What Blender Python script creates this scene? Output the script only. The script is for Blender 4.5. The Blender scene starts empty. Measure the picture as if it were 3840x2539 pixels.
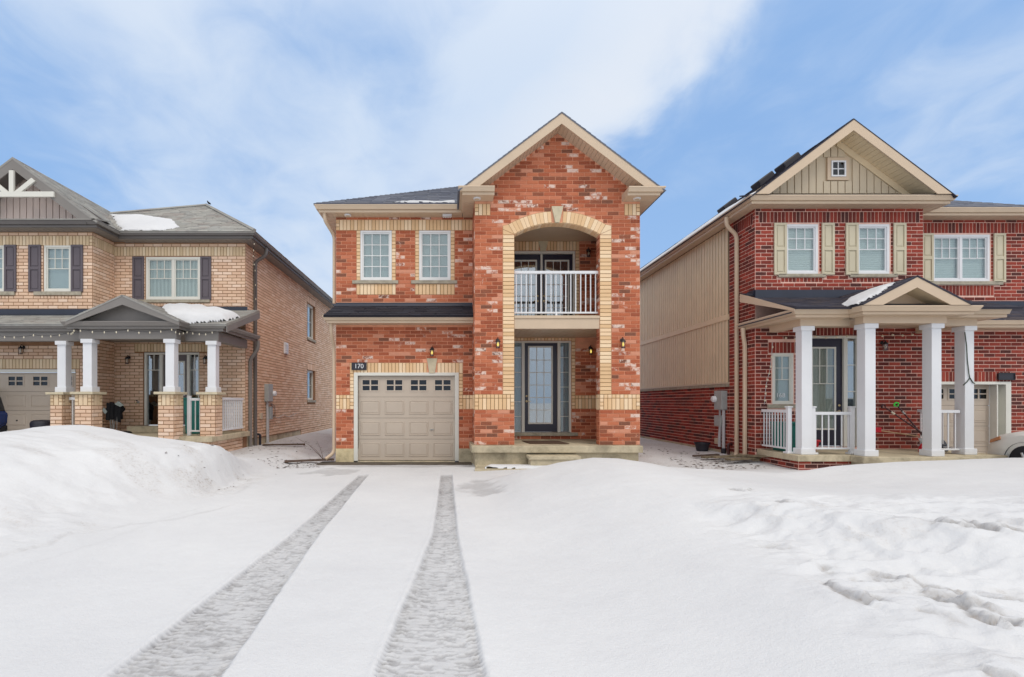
import bpy, bmesh, math, random
import numpy as np
from mathutils import Vector, Matrix
random.seed(7)
rng = np.random.default_rng(7)
scene = bpy.context.scene
COL = scene.collection
R = math.radians

# ------------------------------------------------------------------ camera
FPX, CXP, CYP, EYE = 1900.0, 1690.0, 1508.0, 1.5
cam_data = bpy.data.cameras.new("camera")
cam_data.sensor_width = 36.0
cam_data.lens = 36.0 * FPX / 3840.0
cam_data.shift_x = (1920.0 - CXP) / 3840.0
cam_data.shift_y = (CYP - 1269.5) / 3840.0
cam_data.clip_start = 0.05
cam_data.clip_end = 3000.0
cam = bpy.data.objects.new("camera", cam_data)
cam.location = (0, 0, EYE)
cam.rotation_euler = (R(90), 0, 0)
COL.objects.link(cam)
scene.camera = cam

# ------------------------------------------------------------------ world
world = bpy.data.worlds.new("World")
scene.world = world
world.use_nodes = True
nt = world.node_tree
nt.nodes.clear()
def wn(t, **k):
    n = nt.nodes.new(t)
    for a, b in k.items(): setattr(n, a, b)
    return n
def wl(a, b): nt.links.new(a, b)
def wmath(op, a, b=None, c=None, clamp=False):
    n = wn('ShaderNodeMath', operation=op); n.use_clamp = clamp
    for i, v in enumerate((a, b, c)):
        if v is None: continue
        if isinstance(v, (int, float)): n.inputs[i].default_value = v
        else: wl(v, n.inputs[i])
    return n.outputs[0]
sky = wn('ShaderNodeTexSky', sky_type='NISHITA', sun_disc=False)
sky.sun_elevation = R(54); sky.sun_rotation = R(148)
sky.air_density = 1.0; sky.dust_density = 1.2; sky.ozone_density = 1.6
tc = wn('ShaderNodeTexCoord')
sep = wn('ShaderNodeSeparateXYZ'); wl(tc.outputs['Generated'], sep.inputs[0])
dx, dy, dz = sep.outputs
# cloud layer: directions projected on a high plane
zz = wmath('ADD', wmath('MAXIMUM', dz, 0.0), 0.22)
comb = wn('ShaderNodeCombineXYZ')
wl(wmath('DIVIDE', dx, zz), comb.inputs[0]); wl(wmath('DIVIDE', dy, zz), comb.inputs[1])
mp = wn('ShaderNodeMapping'); wl(comb.outputs[0], mp.inputs[0])
mp.inputs['Rotation'].default_value = (0, 0, R(35)); mp.inputs['Scale'].default_value = (1.0, 0.8, 1)
mp.inputs['Location'].default_value = (3.1, 1.7, 0)
def wnoise(scale, detail, rough, dist, vec):
    n = wn('ShaderNodeTexNoise'); n.inputs['Scale'].default_value = scale
    n.inputs['Detail'].default_value = detail; n.inputs['Roughness'].default_value = rough
    n.inputs['Distortion'].default_value = dist; wl(vec, n.inputs['Vector']); return n.outputs['Fac']
n1 = wnoise(0.8, 3, 0.45, 0.2, mp.outputs[0])
n2 = wnoise(2.6, 6, 0.5, 0.5, mp.outputs[0])
n3 = wnoise(6.5, 7, 0.56, 0.6, mp.outputs[0])
dot = wn('ShaderNodeVectorMath', operation='DOT_PRODUCT'); wl(tc.outputs['Generated'], dot.inputs[0])
dot.inputs[1].default_value = Vector((-.222, -.049, .230)).normalized()
# great bank edge running diagonally over the sky, torn by noise
e0 = wmath('ADD', dot.outputs['Value'], wmath('MULTIPLY', wmath('SUBTRACT', n2, 0.5), 0.26))
e0 = wmath('ADD', e0, wmath('MULTIPLY', wmath('SUBTRACT', n3, 0.5), 0.07))
edge = wn('ShaderNodeMapRange', interpolation_type='SMOOTHSTEP'); wl(e0, edge.inputs[0])
edge.inputs[1].default_value = -0.05; edge.inputs[2].default_value = 0.06
cov = wmath('ADD', wmath('MULTIPLY', n1, 0.9), wmath('MULTIPLY', n2, 0.70))
cov = wmath('ADD', cov, wmath('MULTIPLY', n3, 0.42))
cov = wmath('ADD', cov, wmath('MULTIPLY', edge.outputs[0], 0.30))
# the bright bank rises from the edge and thins out away from it
f0 = wn('ShaderNodeMapRange', interpolation_type='SMOOTHSTEP'); wl(dot.outputs['Value'], f0.inputs[0])
f0.inputs[1].default_value = 0.12; f0.inputs[2].default_value = 0.62
f0.inputs[3].default_value = 0.0; f0.inputs[4].default_value = 0.20
cov = wmath('SUBTRACT', cov, f0.outputs[0])
# thicker cloud added overhead and behind, out of view, to soften and neutralise the light
up_ = wn('ShaderNodeMapRange', interpolation_type='SMOOTHSTEP'); wl(wmath('SUBTRACT', dz, wmath('MULTIPLY', dy, 0.75)), up_.inputs[0])
up_.inputs[1].default_value = -0.05; up_.inputs[2].default_value = 0.6; up_.inputs[4].default_value = 0.30
cov = wmath('ADD', cov, up_.outputs[0])
mr = wn('ShaderNodeMapRange', interpolation_type='SMOOTHSTEP'); wl(cov, mr.inputs[0])
mr.inputs[1].default_value = 0.88; mr.inputs[2].default_value = 1.46
mr.inputs[3].default_value = 0.0; mr.inputs[4].default_value = 1.0
# clear sky: nishita lightened towards a thin veil
veil = wn('ShaderNodeMix', data_type='RGBA'); veil.inputs[0].default_value = 0.80
wl(sky.outputs[0], veil.inputs[6]); veil.inputs[7].default_value = (3.3, 5.6, 9.6, 1)
hz = wn('ShaderNodeMapRange'); wl(dz, hz.inputs[0])
hz.inputs[1].default_value = 0.02; hz.inputs[2].default_value = 0.42
hz.inputs[3].default_value = 0.35; hz.inputs[4].default_value = 0.0
hmix = wn('ShaderNodeMix', data_type='RGBA'); wl(hz.outputs[0], hmix.inputs[0])
wl(veil.outputs[2], hmix.inputs[6]); hmix.inputs[7].default_value = (5.0, 7.2, 9.9, 1)
cmix = wn('ShaderNodeMix', data_type='RGBA'); wl(mr.outputs[0], cmix.inputs[0])
wl(hmix.outputs[2], cmix.inputs[6]); cmix.inputs[7].default_value = (6.3, 7.6, 9.5, 1)
# sunlit rim of the bank, and unseen cloud above and behind, brightened as fill light
pu = wn('ShaderNodeMapRange', interpolation_type='SMOOTHSTEP'); wl(e0, pu.inputs[0])
pu.inputs[1].default_value = 0.30; pu.inputs[2].default_value = 0.06
rim = wmath('MULTIPLY', wmath('MULTIPLY', pu.outputs[0], edge.outputs[0]), wmath('ADD', 0.15, wmath('MULTIPLY', n2, 1.1)), clamp=True)
sof = wmath('MULTIPLY', wmath('SUBTRACT', n1, 0.42, clamp=True), 1.6)
low_ = wn('ShaderNodeMapRange', interpolation_type='SMOOTHSTEP'); wl(dz, low_.inputs[0]); low_.inputs[1].default_value = 0.16; low_.inputs[2].default_value = 0.5
rim = wmath('MAXIMUM', wmath('MULTIPLY', rim, low_.outputs[0]), wmath('MULTIPLY', mr.outputs[0], sof, clamp=True))
up2 = wn('ShaderNodeMapRange', interpolation_type='SMOOTHSTEP'); wl(wmath('SUBTRACT', dz, wmath('MULTIPLY', dy, 0.35)), up2.inputs[0])
up2.inputs[1].default_value = 0.25; up2.inputs[2].default_value = 0.85
cm2 = wn('ShaderNodeMix', data_type='RGBA'); wl(rim, cm2.inputs[0]); wl(cmix.outputs[2], cm2.inputs[6]); cm2.inputs[7].default_value = (8.3, 8.8, 9.6, 1)
up3 = wn('ShaderNodeMix', data_type='RGBA'); wl(up2.outputs[0], up3.inputs[0]); wl(cm2.outputs[2], up3.inputs[6]); up3.inputs[7].default_value = (13.0, 12.8, 12.8, 1)
bg = wn('ShaderNodeBackground'); wl(up3.outputs[2], bg.inputs[0]); bg.inputs[1].default_value = 0.097
wo = wn('ShaderNodeOutputWorld'); wl(bg.outputs[0], wo.inputs[0])

# ------------------------------------------------------------------ sun (thin cloud: soft)
sd = bpy.data.lights.new("sun", 'SUN'); sd.energy = 1.0; sd.angle = R(20); sd.color = (1.0, .93, .83)
sun = bpy.data.objects.new("sun", sd); COL.objects.link(sun)
sun_dir = Vector((math.sin(R(148)) * math.cos(R(54)), math.cos(R(148)) * math.cos(R(54)), math.sin(R(54))))
sun.rotation_euler = sun_dir.to_track_quat('Z', 'Y').to_euler()
sun.location = (0, -20, 30)

scene.view_settings.view_transform = 'Standard'
scene.view_settings.look = 'None'
scene.view_settings.gamma = 1.0
scene.view_settings.use_curve_mapping = False
scene.view_settings.exposure = 0.0
scene.cycles.max_bounces = 6
scene.cycles.transparent_max_bounces = 12

# ------------------------------------------------------------------ materials
def new_mat(name):
    m = bpy.data.materials.new(name); m.use_nodes = True
    m.node_tree.nodes.clear(); return m
class NT:
    def __init__(s, m): s.t = m.node_tree
    def n(s, t, ins=None, **k):
        n = s.t.nodes.new(t)
        for a, b in k.items(): setattr(n, a, b)
        if ins:
            for a, b in ins.items():
                if isinstance(b, bpy.types.NodeSocket): s.t.links.new(b, n.inputs[a])
                else: n.inputs[a].default_value = b
        return n
    def m(s, op, a, b=None, c=None, clamp=False):
        n = s.n('ShaderNodeMath', operation=op); n.use_clamp = clamp
        for i, v in enumerate((a, b, c)):
            if v is None: continue
            if isinstance(v, (int, float)): n.inputs[i].default_value = v
            else: s.t.links.new(v, n.inputs[i])
        return n.outputs[0]
    def noise(s, scale, detail=4, rough=.55, dist=0, vec=None, world=True):
        ins = {'Scale': scale, 'Detail': detail, 'Roughness': rough, 'Distortion': dist}
        if vec is None:
            vec = s.n('ShaderNodeNewGeometry').outputs['Position'] if world else s.n('ShaderNodeTexCoord').outputs['Object']
        ins['Vector'] = vec
        return s.n('ShaderNodeTexNoise', ins).outputs['Fac']
    def ramp(s, fac, stops, interp='LINEAR'):
        n = s.n('ShaderNodeValToRGB'); cr = n.color_ramp; cr.interpolation = interp
        while len(cr.elements) > 1: cr.elements.remove(cr.elements[-1])
        cr.elements[0].position = stops[0][0]; cr.elements[0].color = (*stops[0][1], 1)
        for p, c in stops[1:]:
            e = cr.elements.new(p); e.color = (*c, 1)
        s.t.links.new(fac, n.inputs[0]); return n.outputs[0]
    def mix(s, f, a, b, mode='MIX'):
        n = s.n('ShaderNodeMix', data_type='RGBA', blend_type=mode)
        for i, v in ((0, f), (6, a), (7, b)):
            if isinstance(v, bpy.types.NodeSocket): s.t.links.new(v, n.inputs[i])
            elif i == 0: n.inputs[0].default_value = v
            else: n.inputs[i].default_value = (*v, 1) if len(v) == 3 else v
        return n.outputs[2]
    def mr(s, v, a, b, c=0., d=1., smooth=True):
        return s.n('ShaderNodeMapRange', {0: v, 1: a, 2: b, 3: c, 4: d}, interpolation_type='SMOOTHSTEP' if smooth else 'LINEAR').outputs[0]
    def out(s, base, rough=.6, bump=None, bstr=.3, bdist=.01, metallic=0., spec=.5, **kw):
        ins = {'Base Color': base if isinstance(base, bpy.types.NodeSocket) else (*base, 1), 'Roughness': rough, 'Metallic': metallic, 'Specular IOR Level': spec}
        ins.update(kw)
        p = s.n('ShaderNodeBsdfPrincipled', ins)
        if bump is not None:
            b = s.n('ShaderNodeBump', {'Strength': bstr, 'Distance': bdist, 'Height': bump})
            s.t.links.new(b.outputs[0], p.inputs['Normal'])
        o = s.n('ShaderNodeOutputMaterial'); s.t.links.new(p.outputs[0], o.inputs[0]); return p
def srgb(r, g, b):
    f = lambda c: (c / 255 / 12.92) if c / 255 <= .04045 else ((c / 255 + .055) / 1.055) ** 2.4
    return (f(r), f(g), f(b))
M = {}
def plain(name, col, rough=.5, var=.06, scale=3., bump=0., bscale=40, metallic=0., spec=.5):
    m = new_mat(name); t = NT(m)
    n = t.noise(scale, 5, .6)
    c1 = tuple(max(0, x * (1 - var * 2)) for x in col); c2 = tuple(min(1, x * (1 + var)) for x in col)
    c = t.ramp(n, [(.3, c1), (.7, c2)])
    t.out(c, rough, t.noise(bscale, 4) if bump else None, bump, .004, metallic, spec)
    M[name] = m; return m
def brickmat(name, stops, smear=None, smear_col=(.6, .5, .42), smear_amt=.0, grain=.12):
    m = new_mat(name); t = NT(m)
    oi = t.n('ShaderNodeObjectInfo').outputs['Random']; gi = t.n('ShaderNodeNewGeometry').outputs['Random Per Island']
    r = t.m('FRACT', t.m('ADD', t.m('MULTIPLY', oi, 7.31), gi))
    c = t.ramp(r, stops, 'CONSTANT')
    # mottled firing within one brick
    nn = t.noise(16, 4, .65); n2 = t.noise(55, 3, .6)
    c = t.mix(t.mr(nn, .35, .75, 0., .34), c, (.0, .0, .0) if False else t.mix(.5, c, stops[0][1]))
    c = t.mix(t.mr(n2, .3, .8, -.0, grain), c, (.62, .45, .36))
    big = t.noise(.6, 3, .5)
    c = t.mix(t.mr(big, .35, .75, 0., .16), c, t.mix(.5, c, stops[-1][1]))
    if smear_amt:
        r2 = t.m('FRACT', t.m('MULTIPLY', r, 23.7))
        on = t.m('GREATER_THAN', r2, 1 - smear_amt)
        mask = t.mr(t.noise(9, 5, .7, .4), .40, .56)
        loose = t.mr(t.noise(3.2, 6, .75, .6), .615, .69)
        f = t.m('MAXIMUM', t.m('MULTIPLY', on, mask), t.m('MULTIPLY', loose, .55))
        c = t.mix(t.m('MULTIPLY', f, .85), c, smear_col)
    t.out(c, .85, t.m('ADD', t.noise(120, 4, .7), t.m('MULTIPLY', nn, .7)), .5, .004, spec=.25)
    M[name] = m
S = srgb
brickmat('red_brick', [(0, S(174, 92, 60)), (.16, S(190, 110, 76)), (.30, S(150, 74, 46)), (.43, S(194, 116, 84)), (.54, S(164, 84, 54)), (.66, S(136, 76, 52)), (.74, S(180, 98, 64)), (.88, S(116, 72, 54)), (.94, S(208, 144, 116))],
         smear_amt=.12, smear_col=S(228, 206, 192))
brickmat('cream_brick', [(0, S(232, 198, 156)), (.2, S(238, 208, 170)), (.4, S(226, 190, 146)), (.6, S(240, 214, 178)), (.8, S(222, 186, 142))], grain=.1)
brickmat('peach_brick', [(0, S(224, 191, 162)), (.25, S(231, 200, 173)), (.5, S(218, 183, 154)), (.7, S(235, 209, 186)), (.88, S(211, 177, 150))], grain=.3)
brickmat('sand_brick', [(0, S(216, 192, 156)), (.3, S(224, 200, 166)), (.6, S(208, 184, 148)), (.8, S(228, 208, 176))], grain=.15)
brickmat('dark_red_brick', [(0, S(134, 50, 38)), (.18, S(146, 56, 44)), (.34, S(118, 44, 36)), (.48, S(158, 66, 52)), (.58, S(104, 40, 34)), (.72, S(72, 38, 36)), (.82, S(92, 36, 32)), (.9, S(142, 54, 40))], grain=.07)
def mortar(name, col):
    m = new_mat(name); t = NT(m)
    c = t.ramp(t.noise(5, 5, .6), [(.3, tuple(x * .82 for x in col)), (.7, tuple(min(1, x * 1.1) for x in col))])
    t.out(c, .95, t.noise(150, 3), .4, .003, spec=.2); M[name] = m
mortar('pink_mortar', S(226, 162, 130)); mortar('tan_mortar', S(152, 116, 88)); mortar('pale_mortar', S(232, 190, 174)); mortar('brown_mortar', S(140, 102, 66))
plain('beige_trim', S(202, 180, 154), .45, .03, 2, .05)
plain('beige_siding', S(222, 202, 168), .5, .04, 2, .08)
plain('cream_siding', S(198, 182, 156), .5, .03, 2, .08)
plain('taupe_door', S(188, 174, 158), .5, .03, 2, .12, 90)
plain('white_paint', S(224, 224, 222), .45, .02, 2)
plain('grey_white_paint', S(216, 214, 204), .45, .02, 2)
plain('bright_white', S(222, 223, 225), .4, .02, 2)
plain('slate_trim', S(126, 121, 116), .5, .05, 2)
plain('dark_slate_gutter', S(100, 95, 92), .45, .05, 2)
plain('mauve_siding', S(218, 200, 190), .55, .04, 2)
plain('purple_shutter', S(92, 84, 90), .55, .05, 3)
plain('khaki_shutter', S(198, 188, 162), .55, .03, 3)
plain('black_metal', S(34, 32, 34), .45, .1, 8)
plain('navy_door', S(34, 32, 50), .35, .05, 3)
plain('grey_door', S(100, 92, 92), .4, .05, 3)
plain('stone_sill', S(168, 160, 142), .85, .15, 9, .3, 60)
plain('stone_key', S(200, 188, 160), .85, .08, 9, .3, 60)
plain('siding_groove_shade', S(92, 76, 58), .9, .05, 2)  # shade between the planks, put into a darker backing colour
plain('flashing', S(44, 48, 62), .3, .1, 2)
plain('steel', S(170, 168, 162), .35, .1, 8, metallic=.6)
plain('brass', S(190, 170, 130), .3, .1, 8, metallic=.7)
plain('meter_grey', S(162, 166, 164), .5, .06, 10)
plain('conduit_grey', S(186, 188, 190), .5, .04, 10)
plain('teal_plastic', S(10, 110, 100), .4, .08, 4)
plain('black_cloth', S(22, 22, 26), .9, .2, 20, .3)
plain('grey_cloth', S(170, 180, 174), .9, .1, 20)
plain('black_plastic', S(38, 38, 48), .5, .1, 8)
plain('white_car_paint', S(226, 224, 218), .2, .01, 1)
plain('blue_car_paint', S(16, 46, 104), .2, .05, 1)
plain('rubber', S(26, 26, 32), .8, .1, 20, .3)
plain('rim_metal', S(180, 182, 184), .3, .05, 5, metallic=.7)
plain('amber_lens', S(190, 130, 90), .15, .05, 5)
plain('red_lens', S(170, 30, 34), .15, .05, 5)
plain('doormat_brown', S(88, 66, 50), .95, .2, 60, .5, 200)
plain('dark_interior', (.012, .013, .018), .9, .1, 2)
plain('green_grip', S(60, 220, 70), .5, .05, 5)
plain('red_plastic', S(190, 24, 44), .4, .05, 5)
plain('wood_handle', S(186, 150, 116), .6, .1, 30)
plain('maroon_handle', S(70, 34, 34), .45, .1, 30)
plain('weathered_board', S(120, 106, 84), .9, .25, 12, .4, 60)
plain('dark_board', S(92, 74, 64), .9, .25, 12, .4, 60)
plain('wire_green', S(56, 70, 56), .6, .1, 30)
def concrete(name, col, stain):
    m = new_mat(name); t = NT(m)
    n = t.noise(2.2, 6, .65, .4); n2 = t.noise(14, 5, .7)
    c = t.ramp(n, [(.34, tuple(x * .62 for x in col)), (.5, col), (.68, tuple(min(1, x * 1.18) for x in col))])
    c = t.mix(t.mr(n2, .45, .8, 0, .4), c, stain)
    t.out(c, .9, t.m('ADD', t.noise(70, 5, .7), t.m('MULTIPLY', n2, .6)), .4, .005, spec=.3); M[name] = m
concrete('concrete', S(188, 176, 150), S(134, 120, 98))
concrete('yellow_concrete', S(208, 192, 154), S(160, 140, 96))
concrete('wet_asphalt', S(92, 84, 74), S(60, 56, 54))
def shingle(name, cols, blotch=0.):
    m = new_mat(name); t = NT(m)
    gi = t.n('ShaderNodeNewGeometry').outputs['Random Per Island']
    c = t.ramp(gi, [(i / len(cols), S(*q)) for i, q in enumerate(cols)], 'CONSTANT')
    c = t.mix(t.mr(t.noise(30, 4, .7), .3, .8, 0, .35), c, S(*cols[-1]))
    if blotch: c = t.mix(t.mr(t.noise(1.3, 5, .6, .8), .4, .65, 0, blotch), c, S(176, 178, 172))
    t.out(c, .92, t.noise(160, 4, .8), .6, .004, spec=.3); M[name] = m
shingle('black_shingle', [(46, 46, 54), (54, 54, 62), (40, 40, 48), (50, 48, 54)])
shingle('grey_shingle', [(112, 116, 128), (120, 124, 134), (104, 108, 120), (116, 118, 126)])
shingle('weathered_shingle', [(156, 153, 146), (164, 161, 154), (146, 143, 138), (150, 142, 136), (140, 138, 134)], .4)
shingle('dark_shingle', [(62, 62, 74), (70, 70, 82), (56, 56, 66), (76, 70, 74)])
def emis(name, col, st):
    m = new_mat(name); t = NT(m)
    e = t.n('ShaderNodeEmission', {'Color': (*col, 1), 'Strength': st}); o = t.n('ShaderNodeOutputMaterial')
    m.node_tree.links.new(e.outputs[0], o.inputs[0]); M[name] = m
emis('lit_bulb', (1.0, .80, .16), 1.3)
plain('dull_bulb', S(226, 216, 190), .3, .05, 10)
def glass(name, tint, refl=.12, rough=.02):
    m = new_mat(name); t = NT(m)
    fc = t.n('ShaderNodeLayerWeight', {'Blend': .5}).outputs['Facing']   # two-sided, so light passes thin panes
    f = t.m('ADD', t.m('MULTIPLY', t.m('POWER', fc, 4.0), .8), refl, clamp=True)
    a = t.n('ShaderNodeBsdfTransparent', {'Color': (*tint, 1)}); b = t.n('ShaderNodeBsdfGlossy', {'Color': (.9, .93, .95, 1), 'Roughness': rough})
    x = t.n('ShaderNodeMixShader', {0: f}); m.node_tree.links.new(a.outputs[0], x.inputs[1]); m.node_tree.links.new(b.outputs[0], x.inputs[2])
    o = t.n('ShaderNodeOutputMaterial'); m.node_tree.links.new(x.outputs[0], o.inputs[0]); M[name] = m
glass('pane_glass', (.86, .90, .91), .07)
glass('mirror_glass', (.66, .72, .74), .30)
glass('dark_glass', (.3, .32, .36), .05)
glass('lamp_glass', (.82, .78, .74), .10, .1)
def blindmat(name, col, scale=60., axis='Z', amt=.16):
    m = new_mat(name); t = NT(m)
    sp = t.n('ShaderNodeSeparateXYZ', {0: t.n('ShaderNodeNewGeometry').outputs['Position']})
    v = t.m('SINE', t.m('ADD', t.m('MULTIPLY', sp.outputs[axis], scale * 2 * math.pi), t.m('MULTIPLY', t.noise(2.2, 2), 3. if axis == 'X' else .0)))
    c = t.mix(t.mr(v, -1, 1, 0, 1), tuple(x * (1 - amt) for x in col), col)
    t.out(c, .7, v, .5, .004); M[name] = m
blindmat('grey_blind', S(196, 204, 200), 38, 'Z', .10)
blindmat('white_blind', S(214, 220, 212), 22, 'Z', .14)
blindmat('curtain', S(200, 206, 196), 9, 'X', .25)
blindmat('sheer_curtain', S(186, 184, 168), 14, 'X', .12)
blindmat('teal_blind', S(160, 170, 174), 9, 'X', .16)

# snow: attributes 'pack' (wheel track / slush, greyed ledge lines) and 'dirt' (grime, plus painted overhang shade along ledges)
def snowmat(name, attrs=True):
    m = new_mat(name); t = NT(m)
    big = t.noise(.5, 4, .5); fine = t.noise(26, 5, .6)
    c = t.ramp(big, [(.3, S(204, 205, 207)), (.7, S(214, 215, 216))])
    if attrs:
        pk = t.n('ShaderNodeAttribute', attribute_name='pack').outputs['Fac']
        dt = t.n('ShaderNodeAttribute', attribute_name='dirt').outputs['Fac']  # grime, plus painted overhang shade along ledges
        pc = t.ramp(t.noise(9, 5, .65), [(.3, S(132, 131, 132)), (.7, S(162, 161, 162))])
        c = t.mix(pk, c, pc)
        speck = t.mr(t.noise(22, 6, .75), .5, .64)
        dirt_shade_col = t.ramp(t.noise(11, 4), [(.35, S(128, 116, 104)), (.7, S(176, 166, 156))])
        c = t.mix(t.m('MULTIPLY', dt, t.m('ADD', t.m('MULTIPLY', speck, .75), .18), clamp=True), c, dirt_shade_col)
    sp_ = t.mr(t.noise(5, 6, .7), .35, .7, 0, .07); c = t.mix(sp_, c, S(170, 172, 178))
    t.out(c, .72, t.m('ADD', t.m('ADD', fine, t.m('MULTIPLY', t.noise(5, 4, .55), 1.6)), t.m('MULTIPLY', t.noise(90, 3, .6), .7)), .42, .014, spec=.3)
    M[name] = m
snowmat('snow'); snowmat('roof_snow', False)
# ------------------------------------------------------------------ geometry helpers
ORG = {}
def wloc(o): return ORG.get(o.name, Vector((0, 0, 0)))
def tag(o, label=None, cat=None, group=None, kind=None):
    if label: o['label'] = label
    if cat: o['category'] = cat
    if group: o['group'] = group
    if kind: o['kind'] = kind
    return o
def thing(name, loc, label, cat, group=None):
    o = bpy.data.objects.new(name, None); COL.objects.link(o); o.location = loc
    o.empty_display_size = .2
    ORG[o.name] = Vector(loc); return tag(o, label, cat, group)
class Fr:
    """wall frame: u along the wall, d outwards from its face, z up"""
    def __init__(s, kind, p=0.): s.k = kind; s.p = p
    def __call__(s, u, d, z):
        if s.k == 'front': return (u, s.p - d, z)
        if s.k == 'right': return (s.p + d, u, z)
        if s.k == 'left': return (s.p - d, u, z)
        return (u, d, z)
W = Fr('w')
class MB:
    def __init__(s, F=W): s.v = []; s.f = []; s.F = F; s.smooth = False
    def pts(s, P): i = len(s.v); s.v += [tuple(p) for p in P]; return i
    def box(s, u0, u1, d0, d1, z0, z1, F=None):
        F = F or s.F
        P = [F(u, d, z) for z in (z0, z1) for u, d in ((u0, d0), (u1, d0), (u1, d1), (u0, d1))]
        i = s.pts(P)
        s.f += [tuple(i + k for k in q) for q in ((0, 3, 2, 1), (4, 5, 6, 7), (0, 1, 5, 4), (1, 2, 6, 5), (2, 3, 7, 6), (3, 0, 4, 7))]
        return s
    def prism(s, poly, d0, d1, F=None):
        F = F or s.F; n = len(poly)
        i = s.pts([F(u, d0, z) for u, z in poly] + [F(u, d1, z) for u, z in poly])
        s.f.append(tuple(i + k for k in range(n))); s.f.append(tuple(i + n + k for k in reversed(range(n))))
        for k in range(n):
            j = (k + 1) % n; s.f.append((i + k, i + n + k, i + n + j, i + j))
        return s
    def slab(s, P, off):
        n = len(P); off = Vector(off)
        i = s.pts([Vector(p) for p in P] + [Vector(p) + off for p in P])
        s.f.append(tuple(i + k for k in range(n))); s.f.append(tuple(i + n + k for k in reversed(range(n))))
        for k in range(n):
            j = (k + 1) % n; s.f.append((i + k, i + n + k, i + n + j, i + j))
        return s
    def tube(s, path, r, n=8, ry=None, cap=True):
        """tube through 3d points; r radius (or list); ry second radius for rectangular-ish"""
        P = [Vector(p) for p in path]; rr = r if isinstance(r, (list, tuple)) else [r] * len(P)
        rings = []; up = Vector((0, 0, 1)); prev = None
        for k, p in enumerate(P):
            t = (P[min(k + 1, len(P) - 1)] - P[max(k - 1, 0)]).normalized()
            if prev is None:
                a = t.cross(up); 
                if a.length < .1: a = t.cross(Vector((0, 1, 0)))
                a.normalize()
            else:
                a = (prev - t * prev.dot(t)).normalized()
            prev = a; b = t.cross(a)
            ring = []
            for q in range(n):
                w = 2 * math.pi * (q + .5) / n
                ring.append(p + a * math.cos(w) * rr[k] + b * math.sin(w) * (rr[k] if ry is None else rr[k] * ry))
            rings.append(s.pts(ring))
        for k in range(len(rings) - 1):
            for q in range(n):
                j = (q + 1) % n
                s.f.append((rings[k] + q, rings[k] + j, rings[k + 1] + j, rings[k + 1] + q))
        if cap:
            s.f.append(tuple(rings[0] + q for q in reversed(range(n)))); s.f.append(tuple(rings[-1] + q for q in range(n)))
        return s
    def lathe(s, c, prof, n=14, axis=(0, 0, 1)):
        """prof: (radius, height) along axis from c"""
        ax = Vector(axis).normalized(); a = ax.cross(Vector((0, 1, 0)))
        if a.length < .1: a = ax.cross(Vector((1, 0, 0)))
        a.normalize(); b = ax.cross(a); c = Vector(c); rings = []
        for r, h in prof:
            rings.append(s.pts([c + ax * h + (a * math.cos(2 * math.pi * q / n) + b * math.sin(2 * math.pi * q / n)) * max(r, 1e-4) for q in range(n)]))
        for k in range(len(rings) - 1):
            for q in range(n):
                j = (q + 1) % n
                s.f.append((rings[k] + q, rings[k] + j, rings[k + 1] + j, rings[k + 1] + q))
        s.f.append(tuple(rings[0] + q for q in reversed(range(n)))); s.f.append(tuple(rings[-1] + q for q in range(n)))
        return s
    def sweep(s, path, prof, closed_ends=True):
        """sweep (offset to the right of travel, z) profile along a 2d path with mitres"""
        P = [Vector(p) for p in path]; n = len(P); m = len(prof); rings = []
        nrm = []
        for k in range(n - 1):
            d = (P[k + 1] - P[k]).normalized(); nrm.append(Vector((d.y, -d.x)))
        for k in range(n):
            if k == 0: o = nrm[0]
            elif k == n - 1: o = nrm[-1]
            else:
                a, b = nrm[k - 1], nrm[k]; o = (a + b) / (1 + a.dot(b))
            rings.append(s.pts([(P[k].x + o.x * q[0], P[k].y + o.y * q[0], q[1]) for q in prof]))
        for k in range(n - 1):
            for q in range(m):
                j = (q + 1) % m
                s.f.append((rings[k] + q, rings[k] + j, rings[k + 1] + j, rings[k + 1] + q))
        if closed_ends:
            s.f.append(tuple(rings[0] + q for q in reversed(range(m)))); s.f.append(tuple(rings[-1] + q for q in range(m)))
        return s
    def build(s, name, mat, parent=None, bevel=0., smooth=False, label=None, loc=None, kind=None, cat=None, group=None, seg=2):
        base = wloc(parent) if parent is not None else Vector((0, 0, 0))
        L = Vector(loc) if loc is not None else base
        V = [(p[0] - L.x, p[1] - L.y, p[2] - L.z) for p in s.v]
        me = bpy.data.meshes.new(name); me.from_pydata(V, [], s.f); me.validate()
        if len(s.v) < 60000:
            bm = bmesh.new(); bm.from_mesh(me); bmesh.ops.recalc_face_normals(bm, faces=bm.faces); bm.to_mesh(me); bm.free()
        me.materials.append(M[mat] if isinstance(mat, str) else mat)
        o = bpy.data.objects.new(name, me); COL.objects.link(o)
        if parent is not None: o.parent = parent
        o.location = L - base; ORG[o.name] = L
        if smooth:
            me.polygons.foreach_set('use_smooth', [True] * len(me.polygons))
            try: me.set_sharp_from_angle(angle=R(40))
            except Exception: pass
        if bevel:
            b = o.modifiers.new('bevel', 'BEVEL'); b.width = bevel; b.segments = seg; b.limit_method = 'ANGLE'
        return tag(o, label, cat, group, kind)

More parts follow.
